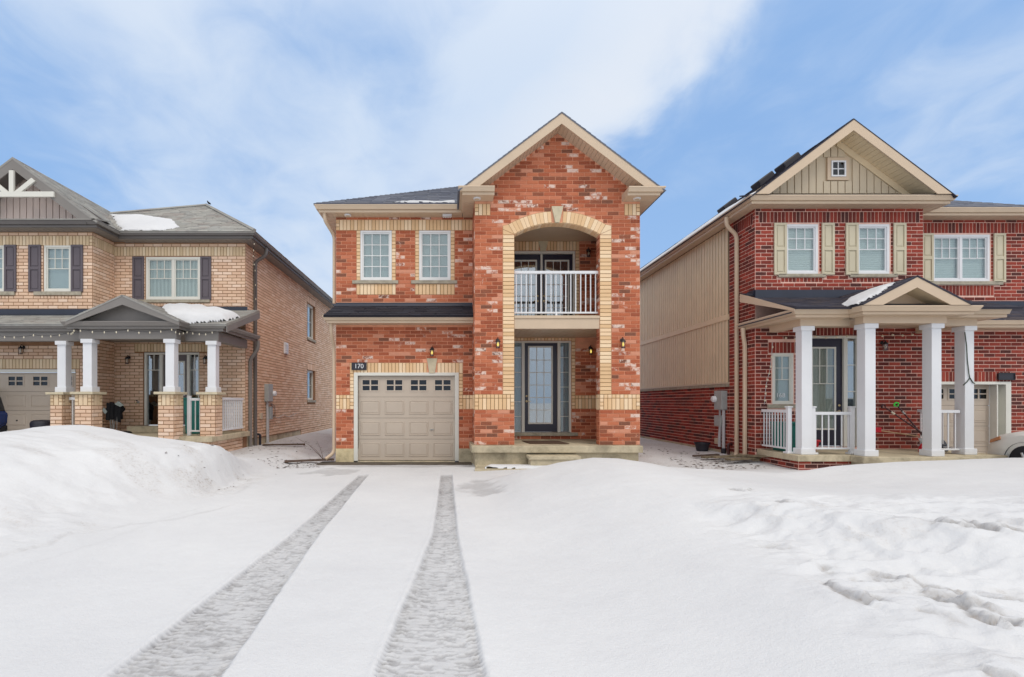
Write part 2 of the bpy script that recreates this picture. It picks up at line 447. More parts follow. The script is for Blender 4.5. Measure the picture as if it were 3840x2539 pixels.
def wall_body(name, mat, parent, F, u0, u1, z0, z1, holes=(), thick=.25):
    mb = MB(F)
    us = sorted({u0, u1, *[h[0] for h in holes], *[h[1] for h in holes]}); us = [u for u in us if u0 <= u <= u1]
    for a, b in zip(us[:-1], us[1:]):
        zs = [z0]
        for h in sorted(holes, key=lambda h: h[2]):
            if h[0] < (a + b) / 2 < h[1]: zs += [h[2], h[3]]
        zs.append(z1)
        for i in range(0, len(zs) - 1, 2):
            if zs[i + 1] - zs[i] > .001: mb.box(a, b, -thick, 0, zs[i], zs[i + 1])
    return mb.build(name, mat, parent)

# ---- bricks
BR = {}   # house name -> list of records
JOINT = {'red_brick': .014, 'peach_brick': .017, 'dark_red_brick': .0165, 'cream_brick': .012, 'sand_brick': .014}
def add_brick(H, parent, F, u0, u1, z0, z1, mat, name, joint=None):
    joint = JOINT.get(mat, .012)
    BR.setdefault(H.name, []).append(('r', parent, F, u0, u1, z0, z1, mat, name, joint))
def add_poly_brick(H, parent, F, poly, mat, name):
    BR.setdefault(H.name, []).append(('p', parent, F, poly, mat, name))
CO = .09; ST = .267
def subtract(iv, cuts):
    out = [iv]
    for a, b in cuts:
        nx = []
        for x, y in out:
            if b <= x or a >= y: nx.append((x, y)); continue
            if a > x: nx.append((x, a))
            if b < y: nx.append((b, y))
        out = nx
    return [(x, y) for x, y in out if y - x > .03]
def stretchers(H, parent, F, u0, u1, z0, z1, excl=(), mat='red_brick', name='brick', lim=None, phase=0., anchor=None):
    anchor = u0 if anchor is None else anchor
    n = int(round((z1 - z0) / CO + .001)); n = max(n, 0)
    if n * CO < z1 - z0 - .04: n += 1
    for r in range(n):
        a = z0 + r * CO; b = min(a + CO, z1)
        if b - a < .03: continue
        cuts = [(e[0], e[1]) for e in excl if e[2] < b - .02 and e[3] > a + .02]
        lo, hi = u0, u1
        if lim:
            q = lim((a + b) / 2)
            if q is None: continue
            lo, hi = max(lo, q[0]), min(hi, q[1])
            if hi - lo < .05: continue
        rr = int(round(a / CO))
        off = anchor + ((rr % 2) * ST / 2) + phase
        for x, y in subtract((lo, hi), cuts):
            k = math.floor((x - off) / ST); g = off + k * ST
            edges = [x]
            while g < y:
                if x + .045 < g < y - .045: edges.append(g)
                g += ST
            edges.append(y)
            for p, q in zip(edges[:-1], edges[1:]): add_brick(H, parent, F, p, q, a, b, mat, name)
def soldiers(H, parent, F, u0, u1, z0, z1, mat, name='trim_brick', excl=()):
    for x, y in subtract((u0, u1), excl):
        n = max(1, int(round((y - x) / CO))); w = (y - x) / n
        for k in range(n): add_brick(H, parent, F, x + k * w, x + (k + 1) * w, z0, z1, mat, name, .011)
def stack(H, parent, F, u0, u1, z0, z1, mat, name='trim_brick'):
    n = max(1, int(round((z1 - z0) / CO))); h = (z1 - z0) / n
    for k in range(n): add_brick(H, parent, F, u0, u1, z0 + k * h, z0 + (k + 1) * h, mat, name, .011)
def brick_verts(F, u0, u1, z0, z1, d, c=.004):
    P = [F(u, 0.0005, z) for u, z in ((u0, z0), (u1, z0), (u1, z1), (u0, z1))]
    P += [F(u, d - c, z) for u, z in ((u0, z0), (u1, z0), (u1, z1), (u0, z1))]
    P += [F(u, d, z) for u, z in ((u0 + c, z0 + c), (u1 - c, z0 + c), (u1 - c, z1 - c), (u0 + c, z1 - c))]
    return P
BF_ = [(0, 1, 5, 4), (1, 2, 6, 5), (2, 3, 7, 6), (3, 0, 4, 7), (4, 5, 9, 8), (5, 6, 10, 9), (6, 7, 11, 10), (7, 4, 8, 11), (8, 9, 10, 11)]
BFr = [tuple(reversed(f)) for f in BF_]
def project(p):
    y = max(p[1], .1); return CXP + FPX * p[0] / y, CYP - FPX * (p[2] - EYE) / y
mesh_cache = {}
def flush_bricks(H):
    byname = {}
    for rec in BR[H.name]: byname.setdefault(rec[-1] if rec[0] == 'p' else rec[8], []).append(rec)
    for name, L in byname.items():
        sc = []
        for i, r in enumerate(L):
            F = r[2]
            if r[0] == 'r': c = [F(r[3], 0, r[5]), F(r[4], 0, r[6])]
            else:
                us = [q[0] for q in r[3]]; zs = [q[1] for q in r[3]]; c = [F(min(us), 0, min(zs)), F(max(us), 0, max(zs))]
            a, b = project(c[0]), project(c[1])
            s = abs(a[0] - b[0]) * abs(a[1] - b[1])
            if r[0] == 'p': s *= 1.4
            cx, cy = (a[0] + b[0]) / 2, (a[1] + b[1]) / 2
            if not (5 < cx < 3835 and 5 < cy < 2500): s = -1
            sc.append((-s, i))
        sc.sort(); top = {i for k, (s, i) in enumerate(sc) if k < 300 and s < 0}
        V = []; Fc = []; mats = {}
        rnd = random.Random(3)
        for i, r in enumerate(L):
            d = .0075 + rnd.random() * .003
            if r[0] == 'r':
                _, par, F, u0, u1, z0, z1, mat, nm, j = r
                u0 += j / 2; u1 -= j / 2; z0 += j / 2; z1 -= j / 2
                faces = BF_ if F.k in ('front', 'left') else BFr
                if mat == 'cream_brick':
                    q = mats.setdefault('brown_mortar', ([], [])); k = len(q[0]); j2 = j / 2
                    q[0].extend(F(a, .0012, b) for a, b in ((u0 - j2, z0 - j2), (u1 + j2, z0 - j2), (u1 + j2, z1 + j2), (u0 - j2, z1 + j2))); q[1].append((k, k + 1, k + 2, k + 3))
                if i in top:
                    w, h = round(u1 - u0, 3), round(z1 - z0, 3); key = (F.k, w, h, mat)
                    if key not in mesh_cache:
                        me = bpy.data.meshes.new(nm)
                        me.from_pydata(brick_verts(Fr(F.k, 0.), -w / 2, w / 2, -h / 2, h / 2, .009), [], faces)
                        me.materials.append(M[mat]); mesh_cache[key] = me
                    o = bpy.data.objects.new(nm, mesh_cache[key]); COL.objects.link(o); o.parent = par
                    o.location = Vector(F((u0 + u1) / 2, rnd.random() * .002, (z0 + z1) / 2)) - wloc(par)
                else:
                    v = brick_verts(F, u0, u1, z0, z1, d)
                    q = mats.setdefault((mat), ([], [])); k = len(q[0]); q[0].extend(v); q[1].extend(tuple(k + a for a in f) for f in faces)
            else:
                _, par, F, poly, mat, nm = r
                q = mats.setdefault('brown_mortar', ([], [])); k = len(q[0]); q[0].extend(F(a, .0014, b) for a, b in poly); q[1].append(tuple(range(k, k + len(poly))))
                # shrink for the joint
                cx = sum(p[0] for p in poly) / len(poly); cz = sum(p[1] for p in poly) / len(poly)
                sh = []
                for p in poly:
                    dx_, dz_ = p[0] - cx, p[1] - cz; l = math.hypot(dx_, dz_); kf = (l - .0075) / l
                    sh.append((cx + dx_ * kf, cz + dz_ * kf))
                c = Vector(F(cx, 0, cz))
                MB(F).prism(sh, .0005, .01).build(nm, mat, par, loc=c, bevel=.003, seg=1)
        if mats:
            V = []; Fc = []; mi = []
            keys = list(mats)
            for k, key in enumerate(keys):
                v, f = mats[key]; b = len(V); V += v; Fc += [tuple(b + a for a in q) for q in f]; mi += [k] * len(f)
            base = wloc(H)
            arr = np.array(V, dtype=np.float32) - np.array(base, dtype=np.float32)
            me = bpy.data.meshes.new(name + '_field'); me.from_pydata(arr.tolist(), [], Fc)
            for key in keys: me.materials.append(M[key])
            me.polygons.foreach_set('material_index', mi)
            o = bpy.data.objects.new(name + '_field', me); COL.objects.link(o); o.parent = H; o['kind'] = 'stuff'

# ---- roofs
def shingles(name, mat, parent, P, expo=.14, tab=.31, thick=.012, base=.05, tabs=True):
    P = [Vector(p) for p in P]; e = (P[1] - P[0]).normalized(); n = e.cross(P[-1] - P[0]).normalized()
    if n.z < 0: n = -n
    s = n.cross(e)
    if s.dot(P[-1] - P[0]) < 0: s = -s
    roof = MB().slab([p for p in P], -n * base).build(name, mat, parent)
    if not tabs: return roof
    Q = [((p - P[0]).dot(e), (p - P[0]).dot(s)) for p in P]
    bmax = max(q[1] for q in Q); rows = int(bmax / expo) + 1
    mb = MB(); rnd = random.Random(11)
    for r in range(rows):
        b0 = r * expo; bm_ = min(b0 + expo * .5, bmax - .005); xs = []
        for k in range(len(Q)):
            p, q = Q[k], Q[(k + 1) % len(Q)]
            if (p[1] - bm_) * (q[1] - bm_) < 0:
                xs.append(p[0] + (q[0] - p[0]) * (bm_ - p[1]) / (q[1] - p[1]))
        if len(xs) < 2: continue
        x0, x1 = min(xs), max(xs); x = x0 - (r * .37 % 1) * tab
        while x < x1:
            a = max(x, x0); b = min(x + tab - .004, x1); x += tab * rnd.uniform(.85, 1.15)
            if b - a < .02: continue
            top = min(b0 + expo * 1.05, bmax)
            t = thick * rnd.uniform(.7, 1.2)
            pts = [P[0] + e * a_ + s * b_ + n * h for a_, b_, h in ((a, b0 - .006, .001), (b, b0 - .006, .001), (b, top, .001), (a, top, .001), (a, b0 - .006, t), (b, b0 - .006, t), (b, top, .003), (a, top, .003))]
            i = mb.pts(pts); mb.f += [(i, i + 1, i + 5, i + 4), (i + 4, i + 5, i + 6, i + 7), (i + 1, i + 2, i + 6, i + 5), (i + 3, i, i + 4, i + 7)]
    if mb.f: mb.build('shingles', mat, roof, kind='stuff')
    return roof
GUT = [(0, 0), (.12, 0), (.124, -.018), (.108, -.045), (.088, -.085), (.08, -.105), (0, -.105)]
def gutter(parent, path, ztop, mat, fmat=None, drop=.065, name='gutter'):
    g = MB().sweep(path, [(a, ztop + b) for a, b in GUT]).build(name, mat, parent)
    f = MB().sweep(path, [(-.02, ztop - .105), (.03, ztop - .107), (.03, ztop - .105 - drop), (-.02, ztop - .105 - drop)]).build('fascia', fmat or mat, parent)
    return g
def soffit(parent, u0, u1, v0, v1, z, mat, axis='x', pitch=.12, name='soffit', up=.012):
    """planks side by side along axis; each its own piece"""
    base = MB().box(u0, u1, v0, v1, z + .010, z + .030).build(name, mat, parent)
    a0, a1 = (u0, u1) if axis == 'x' else (v0, v1)
    n = max(1, int(round((a1 - a0) / pitch))); w = (a1 - a0) / n
    me = None
    for k in range(n):
        p = a0 + (k + .5) * w
        if me is None:
            mb = MB()
            if axis == 'x': mb.box(-w / 2 + .005, w / 2 - .005, -(v1 - v0) / 2, (v1 - v0) / 2, 0, .010)
            else: mb.box(-(u1 - u0) / 2, (u1 - u0) / 2, -w / 2 + .005, w / 2 - .005, 0, .010)
            c = (p, (v0 + v1) / 2, z) if axis == 'x' else ((u0 + u1) / 2, p, z)
            mb.v = [(q[0] + c[0], q[1] + c[1], q[2] + c[2]) for q in mb.v]
            o = mb.build('soffit_plank', mat, base, loc=c); me = o.data
        else:
            c = Vector((p, (v0 + v1) / 2, z)) if axis == 'x' else Vector(((u0 + u1) / 2, p, z))
            o = bpy.data.objects.new('soffit_plank', me); COL.objects.link(o); o.parent = base; o.location = c - wloc(base)
    return base
def planks(parent, F, u0, u1, pitch, zfun, mat, name='siding_plank', d0=0., d1=.014, gap=.012):
    n = max(1, int(round((u1 - u0) / pitch))); w = (u1 - u0) / n
    for k in range(n):
        a = u0 + k * w + gap / 2; b = u0 + (k + 1) * w - gap / 2
        za, zb = zfun(a), zfun(b)
        if max(za[1] - za[0], zb[1] - zb[0]) < .03: continue
        MB(F).prism([(a, za[0]), (b, zb[0]), (b, max(zb[1], zb[0] + .002)), (a, max(za[1], za[0] + .002))], d0, d1).build(name, mat, parent, loc=F((a + b) / 2, d1, za[0]))
def downspout(parent, path, mat, r=.045, name='downspout'):
    return MB().tube(path, r, 8).build(name, mat, parent, smooth=True)
def arcpts(pts, k=4):
    """round the corners of a polyline"""
    P = [Vector(p) for p in pts]; out = [P[0]]
    for i in range(1, len(P) - 1):
        a, b, c = P[i - 1], P[i], P[i + 1]; l = min((a - b).length, (c - b).length, .24) * .48
        p = b + (a - b).normalized() * l; q = b + (c - b).normalized() * l
        for t in range(k + 1):
            t /= k; out.append(p * (1 - t) ** 2 + b * 2 * t * (1 - t) + q * t * t)
    out.append(P[-1]); return out
def ring(mb, u0, u1, z0, z1, w, d0, d1):
    mb.box(u0, u1, d0, d1, z1 - w, z1); mb.box(u0, u1, d0, d1, z0, z0 + w)
    mb.box(u0, u0 + w, d0, d1, z0 + w, z1 - w); mb.box(u1 - w, u1, d0, d1, z0 + w, z1 - w); return mb
def glazing(parent, F, u0, u1, z0, z1, d, cols, rows, lower=0., bar=.018, barmat='white_paint', gmat='pane_glass', lowcols=1):
    """panes and bars filling a rectangle; lower = fraction left as undivided pane below"""
    zs = z0 + (z1 - z0) * lower
    bars = MB(F); cells = []
    if lower > 0:
        bars.box(u0, u1, d - .006, d + .012, zs - bar / 2, zs + bar / 2); cells.append((u0, u1, z0, zs - bar / 2))
    za = zs + (bar / 2 if lower > 0 else 0)
    cw = (u1 - u0) / cols; ch = (z1 - za) / rows
    for c in range(cols):
        if c: bars.box(u0 + c * cw - bar / 2, u0 + c * cw + bar / 2, d - .006, d + .010, za, z1)
        for r in range(rows):
            cells.append((u0 + c * cw + (bar / 2 if c else 0), u0 + (c + 1) * cw - (bar / 2 if c < cols - 1 else 0), za + r * ch + (bar / 2 if r else 0), za + (r + 1) * ch - (bar / 2 if r < rows - 1 else 0)))
    for r in range(1, rows): bars.box(u0, u1, d - .006, d + .012, za + r * ch - bar / 2, za + r * ch + bar / 2)
    if bars.f: bars.build('glazing_bars', barmat, parent)
    for a, b, p, q in cells:
        MB(F).box(a, b, d - .005, d, p, q).build('pane', gmat, parent, loc=F((a + b) / 2, d, (p + q) / 2))
def window(parent, F, u0, u1, z0, z1, units=1, cols=3, rows=2, lower=.48, frame=.045, fmat='white_paint', blind='grey_blind', gmat='pane_glass', rec=-.05, sill=None, bar=.018, sash_in=.03):
    mb = ring(MB(F), u0, u1, z0, z1, frame, rec - .07, rec + .03)
    w = (u1 - u0 - frame * (units + 1)) / units
    xs = []
    for k in range(units):
        a = u0 + frame + k * (w + frame); xs.append((a, a + w))
        if k: mb.box(a - frame, a, rec - .07, rec + .025, z0 + frame, z1 - frame)
    win = mb.build('window', fmat, parent, bevel=.004, loc=F((u0 + u1) / 2, 0, z0))
    for a, b in xs:
        ring(MB(F), a, b, z0 + frame, z1 - frame, sash_in, rec - .04, rec + .008).build('sash', fmat, win)
        glazing(win, F, a + sash_in, b - sash_in, z0 + frame + sash_in, z1 - frame - sash_in, rec - .012, cols, rows, lower, bar, fmat, gmat)
        MB(F).box(a, b, rec - .068, rec - .06, z0 + frame, z1 - frame).build('blind', blind, win)
    MB(F).box(u0 - .02, u1 + .02, -.30, -.27, z0 - .02, z1 + .02).build('backing', 'dark_interior', win)
    if sill:
        a, b, za, zb = sill
        MB(F).box(a, b, -.06, .045, za, zb).build('sill', 'stone_sill', win, bevel=.006)
    return win
def shutter(parent, F, u0, u1, z0, z1, mat):
    mb = ring(MB(F), u0, u1, z0, z1, .055, .009, .045); zm = z0 + (z1 - z0) * .5
    mb.box(u0 + .055, u1 - .055, .009, .045, zm - .04, zm + .04)
    sh = mb.build('shutter', mat, parent, bevel=.005)
    p = MB(F)
    p.box(u0 + .055, u1 - .055, .009, .022, z0 + .055, zm - .04); p.box(u0 + .055, u1 - .055, .009, .022, zm + .04, z1 - .055)
    p.build('shutter_back', mat, sh)
    for a, b in ((z0 + .055, zm - .04), (zm + .04, z1 - .055)):
        MB(F).box(u0 + .08, u1 - .08, .022, .034, a + .03, b - .03).build('raised_panel', mat, sh, bevel=.006)
    return sh
def garage_door(parent, F, x0, x1, z0, z1, rec, mat='taupe_door', cols=4, tmat='grey_white_paint', trim=.1, lite_u=None, sill=True):
    H = MB(F).box(x0, x1, -rec - .05, -rec - .03, z0, z1).build('garage_door', 'dark_interior', parent, loc=F((x0 + x1) / 2, -rec, z0))
    n = 4; h = (z1 - z0) / n; cw = (x1 - x0) / cols
    pc = {}
    for r in range(n):
        a, b = z0 + r * h + .003, z0 + (r + 1) * h - .003
        if r < 3: MB(F).box(x0, x1, -rec - .03, -rec, a, b).build('door_section', mat, H, bevel=.003)
        else:
            holes = []
            for c in range(cols):
                cx = x0 + (c + .5) * cw; holes.append((cx - .20, cx + .20, a + .16, b - .10))
            mb = MB(F)
            us = sorted({x0, x1, *[q for hh in holes for q in hh[:2]]})
            for p, q in zip(us[:-1], us[1:]):
                hh = [k for k in holes if k[0] < (p + q) / 2 < k[1]]
                if hh: mb.box(p, q, -rec - .03, -rec, a, hh[0][2]); mb.box(p, q, -rec - .03, -rec, hh[0][3], b)
                else: mb.box(p, q, -rec - .03, -rec, a, b)
            mb.build('door_section', mat, H)
            for hh in holes:
                mb = ring(MB(F), hh[0] - .03, hh[1] + .03, hh[2] - .03, hh[3] + .03, .034, -rec - .002, -rec + .010)
                cx = (hh[0] + hh[1]) / 2; cz = (hh[2] + hh[3]) / 2
                mb.box(cx - .018, cx + .018, -rec - .002, -rec + .008, hh[2], hh[3])
                mb.box(hh[0], cx - .018, -rec - .002, -rec + .007, cz - .014, cz + .014); mb.box(cx + .018, hh[1], -rec - .002, -rec + .007, cz - .014, cz + .014)
                mb.build('window_insert', mat, H)
                for ua, ub in ((hh[0], cx - .018), (cx + .018, hh[1])):
                    for za, zb in ((hh[2], cz - .014), (cz + .014, hh[3])):
                        MB(F).box(ua, ub, -rec - .014, -rec - .008, za, zb).build('pane', 'dark_glass', H, loc=F((ua + ub) / 2, -rec, za))
        for c in range(cols):
            if r == 3: continue
            cx = x0 + (c + .5) * cw; a_, b_ = cx - cw * .40, cx + cw * .40; p, q = a + .09, b - .09
            # raised panel inside a sunk moulding
            mb = MB(F); P = []
            for (i, dd) in ((0, .0), (.008, .011), (.022, .011), (.030, -.0), (.05, .010)):
                P.append([(a_ + i, p + i, dd), (b_ - i, p + i, dd), (b_ - i, q - i, dd), (a_ + i, q - i, dd)])
            idx = [mb.pts([F(u, -rec + .001 + dd, z) for u, z, dd in rg]) for rg in P]
            for k in range(len(idx) - 1):
                for s_ in range(4):
                    j = (s_ + 1) % 4; mb.f.append((idx[k] + s_, idx[k] + j, idx[k + 1] + j, idx[k + 1] + s_))
            mb.f.append(tuple(idx[-1] + k for k in range(4)))
            mb.build('door_panel', mat, H, loc=F(cx, -rec, p))
    if trim:
        t = MB(F); t.box(x0 - trim, x0, -rec - .05, .02, z0 - .01, z1 + trim * .8); t.box(x1, x1 + trim, -rec - .05, .02, z0 - .01, z1 + trim * .8)
        t.box(x0, x1, -rec - .05, .02, z1, z1 + trim * .8); t.build('door_trim', tmat, H, bevel=.006)
    return H
def railing(parent, P0, P1, z0, z1, n, mat='bright_white', posts=(False, False), postw=.085, zpost=None, zbase=None, bw=.02):
    P0, P1 = Vector(P0), Vector(P1); d = (P1 - P0); L = d.length; d.normalize(); nn = Vector((-d.y, d.x))
    def bar(mb, a, b, hw, za, zb):
        q = [P0 + d * a + nn * hw, P0 + d * b + nn * hw, P0 + d * b - nn * hw, P0 + d * a - nn * hw]
        mb.slab([(p.x, p.y, za) for p in q], (0, 0, zb - za))
    mb = MB(); bar(mb, 0, L, .032, z1 - .065, z1); bar(mb, 0, L, .022, z0, z0 + .04)
    rail = mb.build('railing', mat, parent, bevel=.004, loc=((P0.x + P1.x) / 2, (P0.y + P1.y) / 2, z0))
    for k in range(n):
        t = L * (k + .5) / n; m = MB(); bar(m, t - bw / 2, t + bw / 2, bw / 2, z0 + .04, z1 - .065)
        c = P0 + d * t; m.build('baluster', mat, rail, loc=(c.x, c.y, z0))
    for flag, t in zip(posts, (0, L)):
        if flag:
            c = P0 + d * t; zb = zbase if zbase is not None else z0 - .08; zp = zpost if zpost else z1 + .05
            m = MB(); m.box(c.x - postw / 2, c.x + postw / 2, c.y - postw / 2, c.y + postw / 2, zb, zp)
            m.box(c.x - postw / 2 - .015, c.x + postw / 2 + .015, c.y - postw / 2 - .015, c.y + postw / 2 + .015, zp, zp + .03)
            m.box(c.x - postw / 2 - .035, c.x + postw / 2 + .035, c.y - postw / 2 - .035, c.y + postw / 2 + .035, zb, zb + .04)
            m.build('newel_post', mat, rail, bevel=.005, loc=(c.x, c.y, zb))
    return rail
def column(parent, x0, x1, y0, y1, z0, z1, mat='bright_white', capw=.035):
    c = MB().box(x0, x1, y0, y1, z0, z1).build('porch_column', mat, parent, bevel=.006, loc=((x0 + x1) / 2, (y0 + y1) / 2, z0))
    MB().box(x0 - capw, x1 + capw, y0 - capw, y1 + capw, z1 - .10, z1 - .001).build('column_cap', mat, c, bevel=.008)
    MB().box(x0 - capw, x1 + capw, y0 - capw, y1 + capw, z0 + .001, z0 + .13).build('column_base', mat, c, bevel=.008)
    return c
def lantern(loc, label, lit=True, group='wall lanterns on the houses', style=0):
    x, y, z = loc   # wall point of the bracket
    t = thing('wall_lantern', loc, label, 'wall lantern', group)
    MB().lathe((x, y, z), [(.05, 0), (.055, .012), (.04, .025), (.015, .03)], 14, (0, -1, 0)).build('back_plate', 'black_metal', t, smooth=True)
    arm = [(x, y - .02, z), (x, y - .05, z + .07), (x, y - .10, z + .085), (x, y - .13, z + .05), (x, y - .13, z + .02)]
    MB().tube(arcpts(arm), .009, 6).build('arm', 'black_metal', t, smooth=True)
    cx, cy = x, y - .13
    MB().lathe((cx, cy, z - .06), [(.078, 0), (.08, .01), (.055, .045), (.03, .075), (.012, .09)], 14).build('hood', 'black_metal', t, smooth=True)
    cage = MB()
    for a in range(4):
        w = math.pi / 4 + a * math.pi / 2
        cage.tube([(cx + .066 * math.cos(w), cy + .066 * math.sin(w), z - .06), (cx + .052 * math.cos(w), cy + .052 * math.sin(w), z - .235)], .005, 5)
    cage.lathe((cx, cy, z - .25), [(.04, 0), (.062, .006), (.062, .018), (.05, .02)], 14)
    cage.build('cage', 'black_metal', t)
    MB().lathe((cx, cy, z - .23), [(.048, 0), (.062, .17)], 14).build('lamp_glass', 'lamp_glass', t, smooth=True)
    MB().lathe((cx, cy, z - .19), [(.004, 0), (.026, .015), (.034, .045), (.028, .075), (.014, .10), (.012, .12)], 12).build('bulb', 'lit_bulb' if lit else 'dull_bulb', t, smooth=True)
    t.scale = (.78, .78, .78)
    return t
def text_mesh(s, size, name, mat, parent, loc, rot, depth=.003, align='CENTER'):
    cu = bpy.data.curves.new(name, 'FONT'); cu.body = s; cu.size = size; cu.extrude = depth; cu.align_x = align; cu.align_y = 'CENTER'
    o = bpy.data.objects.new(name + '_tmp', cu); COL.objects.link(o)
    dg = bpy.context.evaluated_depsgraph_get(); me = bpy.data.meshes.new_from_object(o.evaluated_get(dg))
    bpy.data.objects.remove(o, do_unlink=True)
    me.materials.clear(); me.materials.append(M[mat]); r = bpy.data.objects.new(name, me); COL.objects.link(r)
    r.parent = parent; r.location = Vector(loc) - wloc(parent); r.rotation_euler = rot; return r
# ---- numpy value noise
def _h(ix, iy, seed):
    h = (ix.astype(np.int64) * 374761393 + iy.astype(np.int64) * 668265263 + seed * 1442695041) & 0xffffffff
    h = ((h ^ (h >> 13)) * 1274126177) & 0xffffffff
    return ((h ^ (h >> 16)) & 0xffff) / 65535.0
def vnoise(x, y, seed=0):
    ix = np.floor(x); iy = np.floor(y); fx = x - ix; fy = y - iy
    fx = fx * fx * fx * (fx * (fx * 6 - 15) + 10); fy = fy * fy * fy * (fy * (fy * 6 - 15) + 10)
    a = _h(ix, iy, seed); b = _h(ix + 1, iy, seed); c = _h(ix, iy + 1, seed); d = _h(ix + 1, iy + 1, seed)
    return (a + (b - a) * fx) * (1 - fy) + (c + (d - c) * fx) * fy
def fbm(x, y, seed=0, o=4, g=.5):
    s = 0; a = 1; t = 0
    for k in range(o):
        s = s + a * vnoise(x * 2 ** k, y * 2 ** k, seed + k * 17); t += a; a *= g
    return s / t
def sstep(x, a, b):
    t = np.clip((x - a) / (b - a), 0, 1); return t * t * (3 - 2 * t)
def snow_patch(O, e, s, poly, thick, label, parent=None, name='snow_patch', step=.05, seed=1, jag=.12, edge=.22):
    step = min(step, .03) if step < .06 else step
    """snow lying on a sloping roof: O origin, e/s unit axes, poly in (a, b)"""
    O, e, s = Vector(O), Vector(e).normalized(), Vector(s).normalized(); n = e.cross(s).normalized()
    if n.z < 0: n = -n
    A = np.array(poly, dtype=float); a0, b0 = A.min(0); a1, b1 = A.max(0)
    na = int((a1 - a0) / step) + 3; nb = int((b1 - b0) / step) + 3
    ga, gb = np.meshgrid(a0 - step + np.arange(na) * step, b0 - step + np.arange(nb) * step, indexing='ij')
    dist = np.full(ga.shape, 1e9); inside = np.zeros(ga.shape, bool)
    for k in range(len(A)):
        p, q = A[k], A[(k + 1) % len(A)]; d = q - p; t = np.clip(((ga - p[0]) * d[0] + (gb - p[1]) * d[1]) / (d @ d), 0, 1)
        dist = np.minimum(dist, np.hypot(ga - p[0] - t * d[0], gb - p[1] - t * d[1]))
        c = ((p[1] > gb) != (q[1] > gb)) & (ga < (q[0] - p[0]) * (gb - p[1]) / (q[1] - p[1] + 1e-12) + p[0]); inside ^= c
    sd = np.where(inside, dist, -dist) + (fbm(ga * 3, gb * 9, seed, 3) - .5) * jag
    h = (1 - np.exp(-np.clip(sd, 0, 9) / (edge * .4))) * thick * (.75 + .5 * fbm(ga * 2, gb * 2, seed + 5, 3))
    mb = MB(); idx = -np.ones(ga.shape, int)
    ok = sd > -step * .6
    for i in range(na):
        for j in range(nb):
            if ok[i, j]:
                hh = h[i, j] if sd[i, j] > 0 else -.022
                idx[i, j] = mb.pts([O + e * ga[i, j] + s * gb[i, j] + n * (hh + .014)])
    for i in range(na - 1):
        for j in range(nb - 1):
            q = (idx[i, j], idx[i + 1, j], idx[i + 1, j + 1], idx[i, j + 1])
            if min(q) >= 0: mb.f.append(q)
    return mb.build(name, 'roof_snow', parent, smooth=True, label=label, cat='snow' if parent is None else None, kind='stuff')
# ================================================================== ground: snow terrain
def dpt(pts, z):
    out = []
    for px_, py_ in pts:
        Y = 1173 * (1.5 - z) / (py_ - 931); out.append(((px_ - 1043.5) * Y / 1173, Y))
    return out
def ledge(x, y, P, wd, am, sg=1, gr=1):
    """an overhung crust edge along P: raised lip on the far side, sharp drop on the near side"""
    P = np.array(P); best = np.full(x.shape, 1e9); sd = np.zeros(x.shape); tt = np.zeros(x.shape)
    box = (x > P[:, 0].min() - .8) & (x < P[:, 0].max() + .8) & (y > P[:, 1].min() - .8) & (y < P[:, 1].max() + .8)
    if not box.any(): return np.zeros_like(x)
    xx = x[box] + .10 * (fbm(x[box] * 4, y[box] * 4, 301, 3) - .5); yy = y[box] + .26 * (fbm(x[box] * 7, y[box] * 7, 311, 4) - .5)
    bb = np.full(xx.shape, 1e9); ss = np.zeros(xx.shape); t_ = np.zeros(xx.shape); n = len(P) - 1
    for k in range(n):
        p, q = P[k], P[k + 1]; d = q - p; L2 = d @ d
        t = np.clip(((xx - p[0]) * d[0] + (yy - p[1]) * d[1]) / L2, 0, 1)
        dd = np.hypot(xx - p[0] - t * d[0], yy - p[1] - t * d[1]); c = d[0] * (yy - p[1]) - d[1] * (xx - p[0])
        m = dd < bb; bb[m] = dd[m]; ss[m] = np.sign(c[m]); t_[m] = ((k + t) / n)[m]
    s_ = bb * ss * sg
    far = np.exp(-np.clip(s_, 0, 9) / wd); near = -.55 * np.exp(-np.clip(-s_, 0, 9) / (wd * .35))
    w = sstep(s_, -.035, .005); am = am * .62; f = am * .66 * (far * w + near * (1 - w)) - gr * am * .5 * np.exp(-((s_ + .03) / .026) ** 2)
    f = f * sstep(t_, 0, .12) * (1 - sstep(t_, .88, 1)) * (.45 + .9 * vnoise(t_ * 7, t_ * 0, int(P[0, 0] * 97) % 91))
    out = np.zeros_like(x); out[box] = f
    if DIRT_SHADE is not None and DIRT_SHADE.shape == x.shape:
        g = np.zeros_like(x); g[box] = np.exp(-((s_ + .03) / .032) ** 2) * sstep(t_, 0, .12) * (1 - sstep(t_, .88, 1)) * (.25 + .75 * gr) * min(1, (am / .04) ** 1.2) * (.35 + .9 * vnoise(t_ * 9, t_ * 0, 7)); np.maximum(DIRT_SHADE, g, out=DIRT_SHADE)
    return out
DIRT_SHADE = None  # ledge line mask: grime plus overhang shade painted into the snow colour
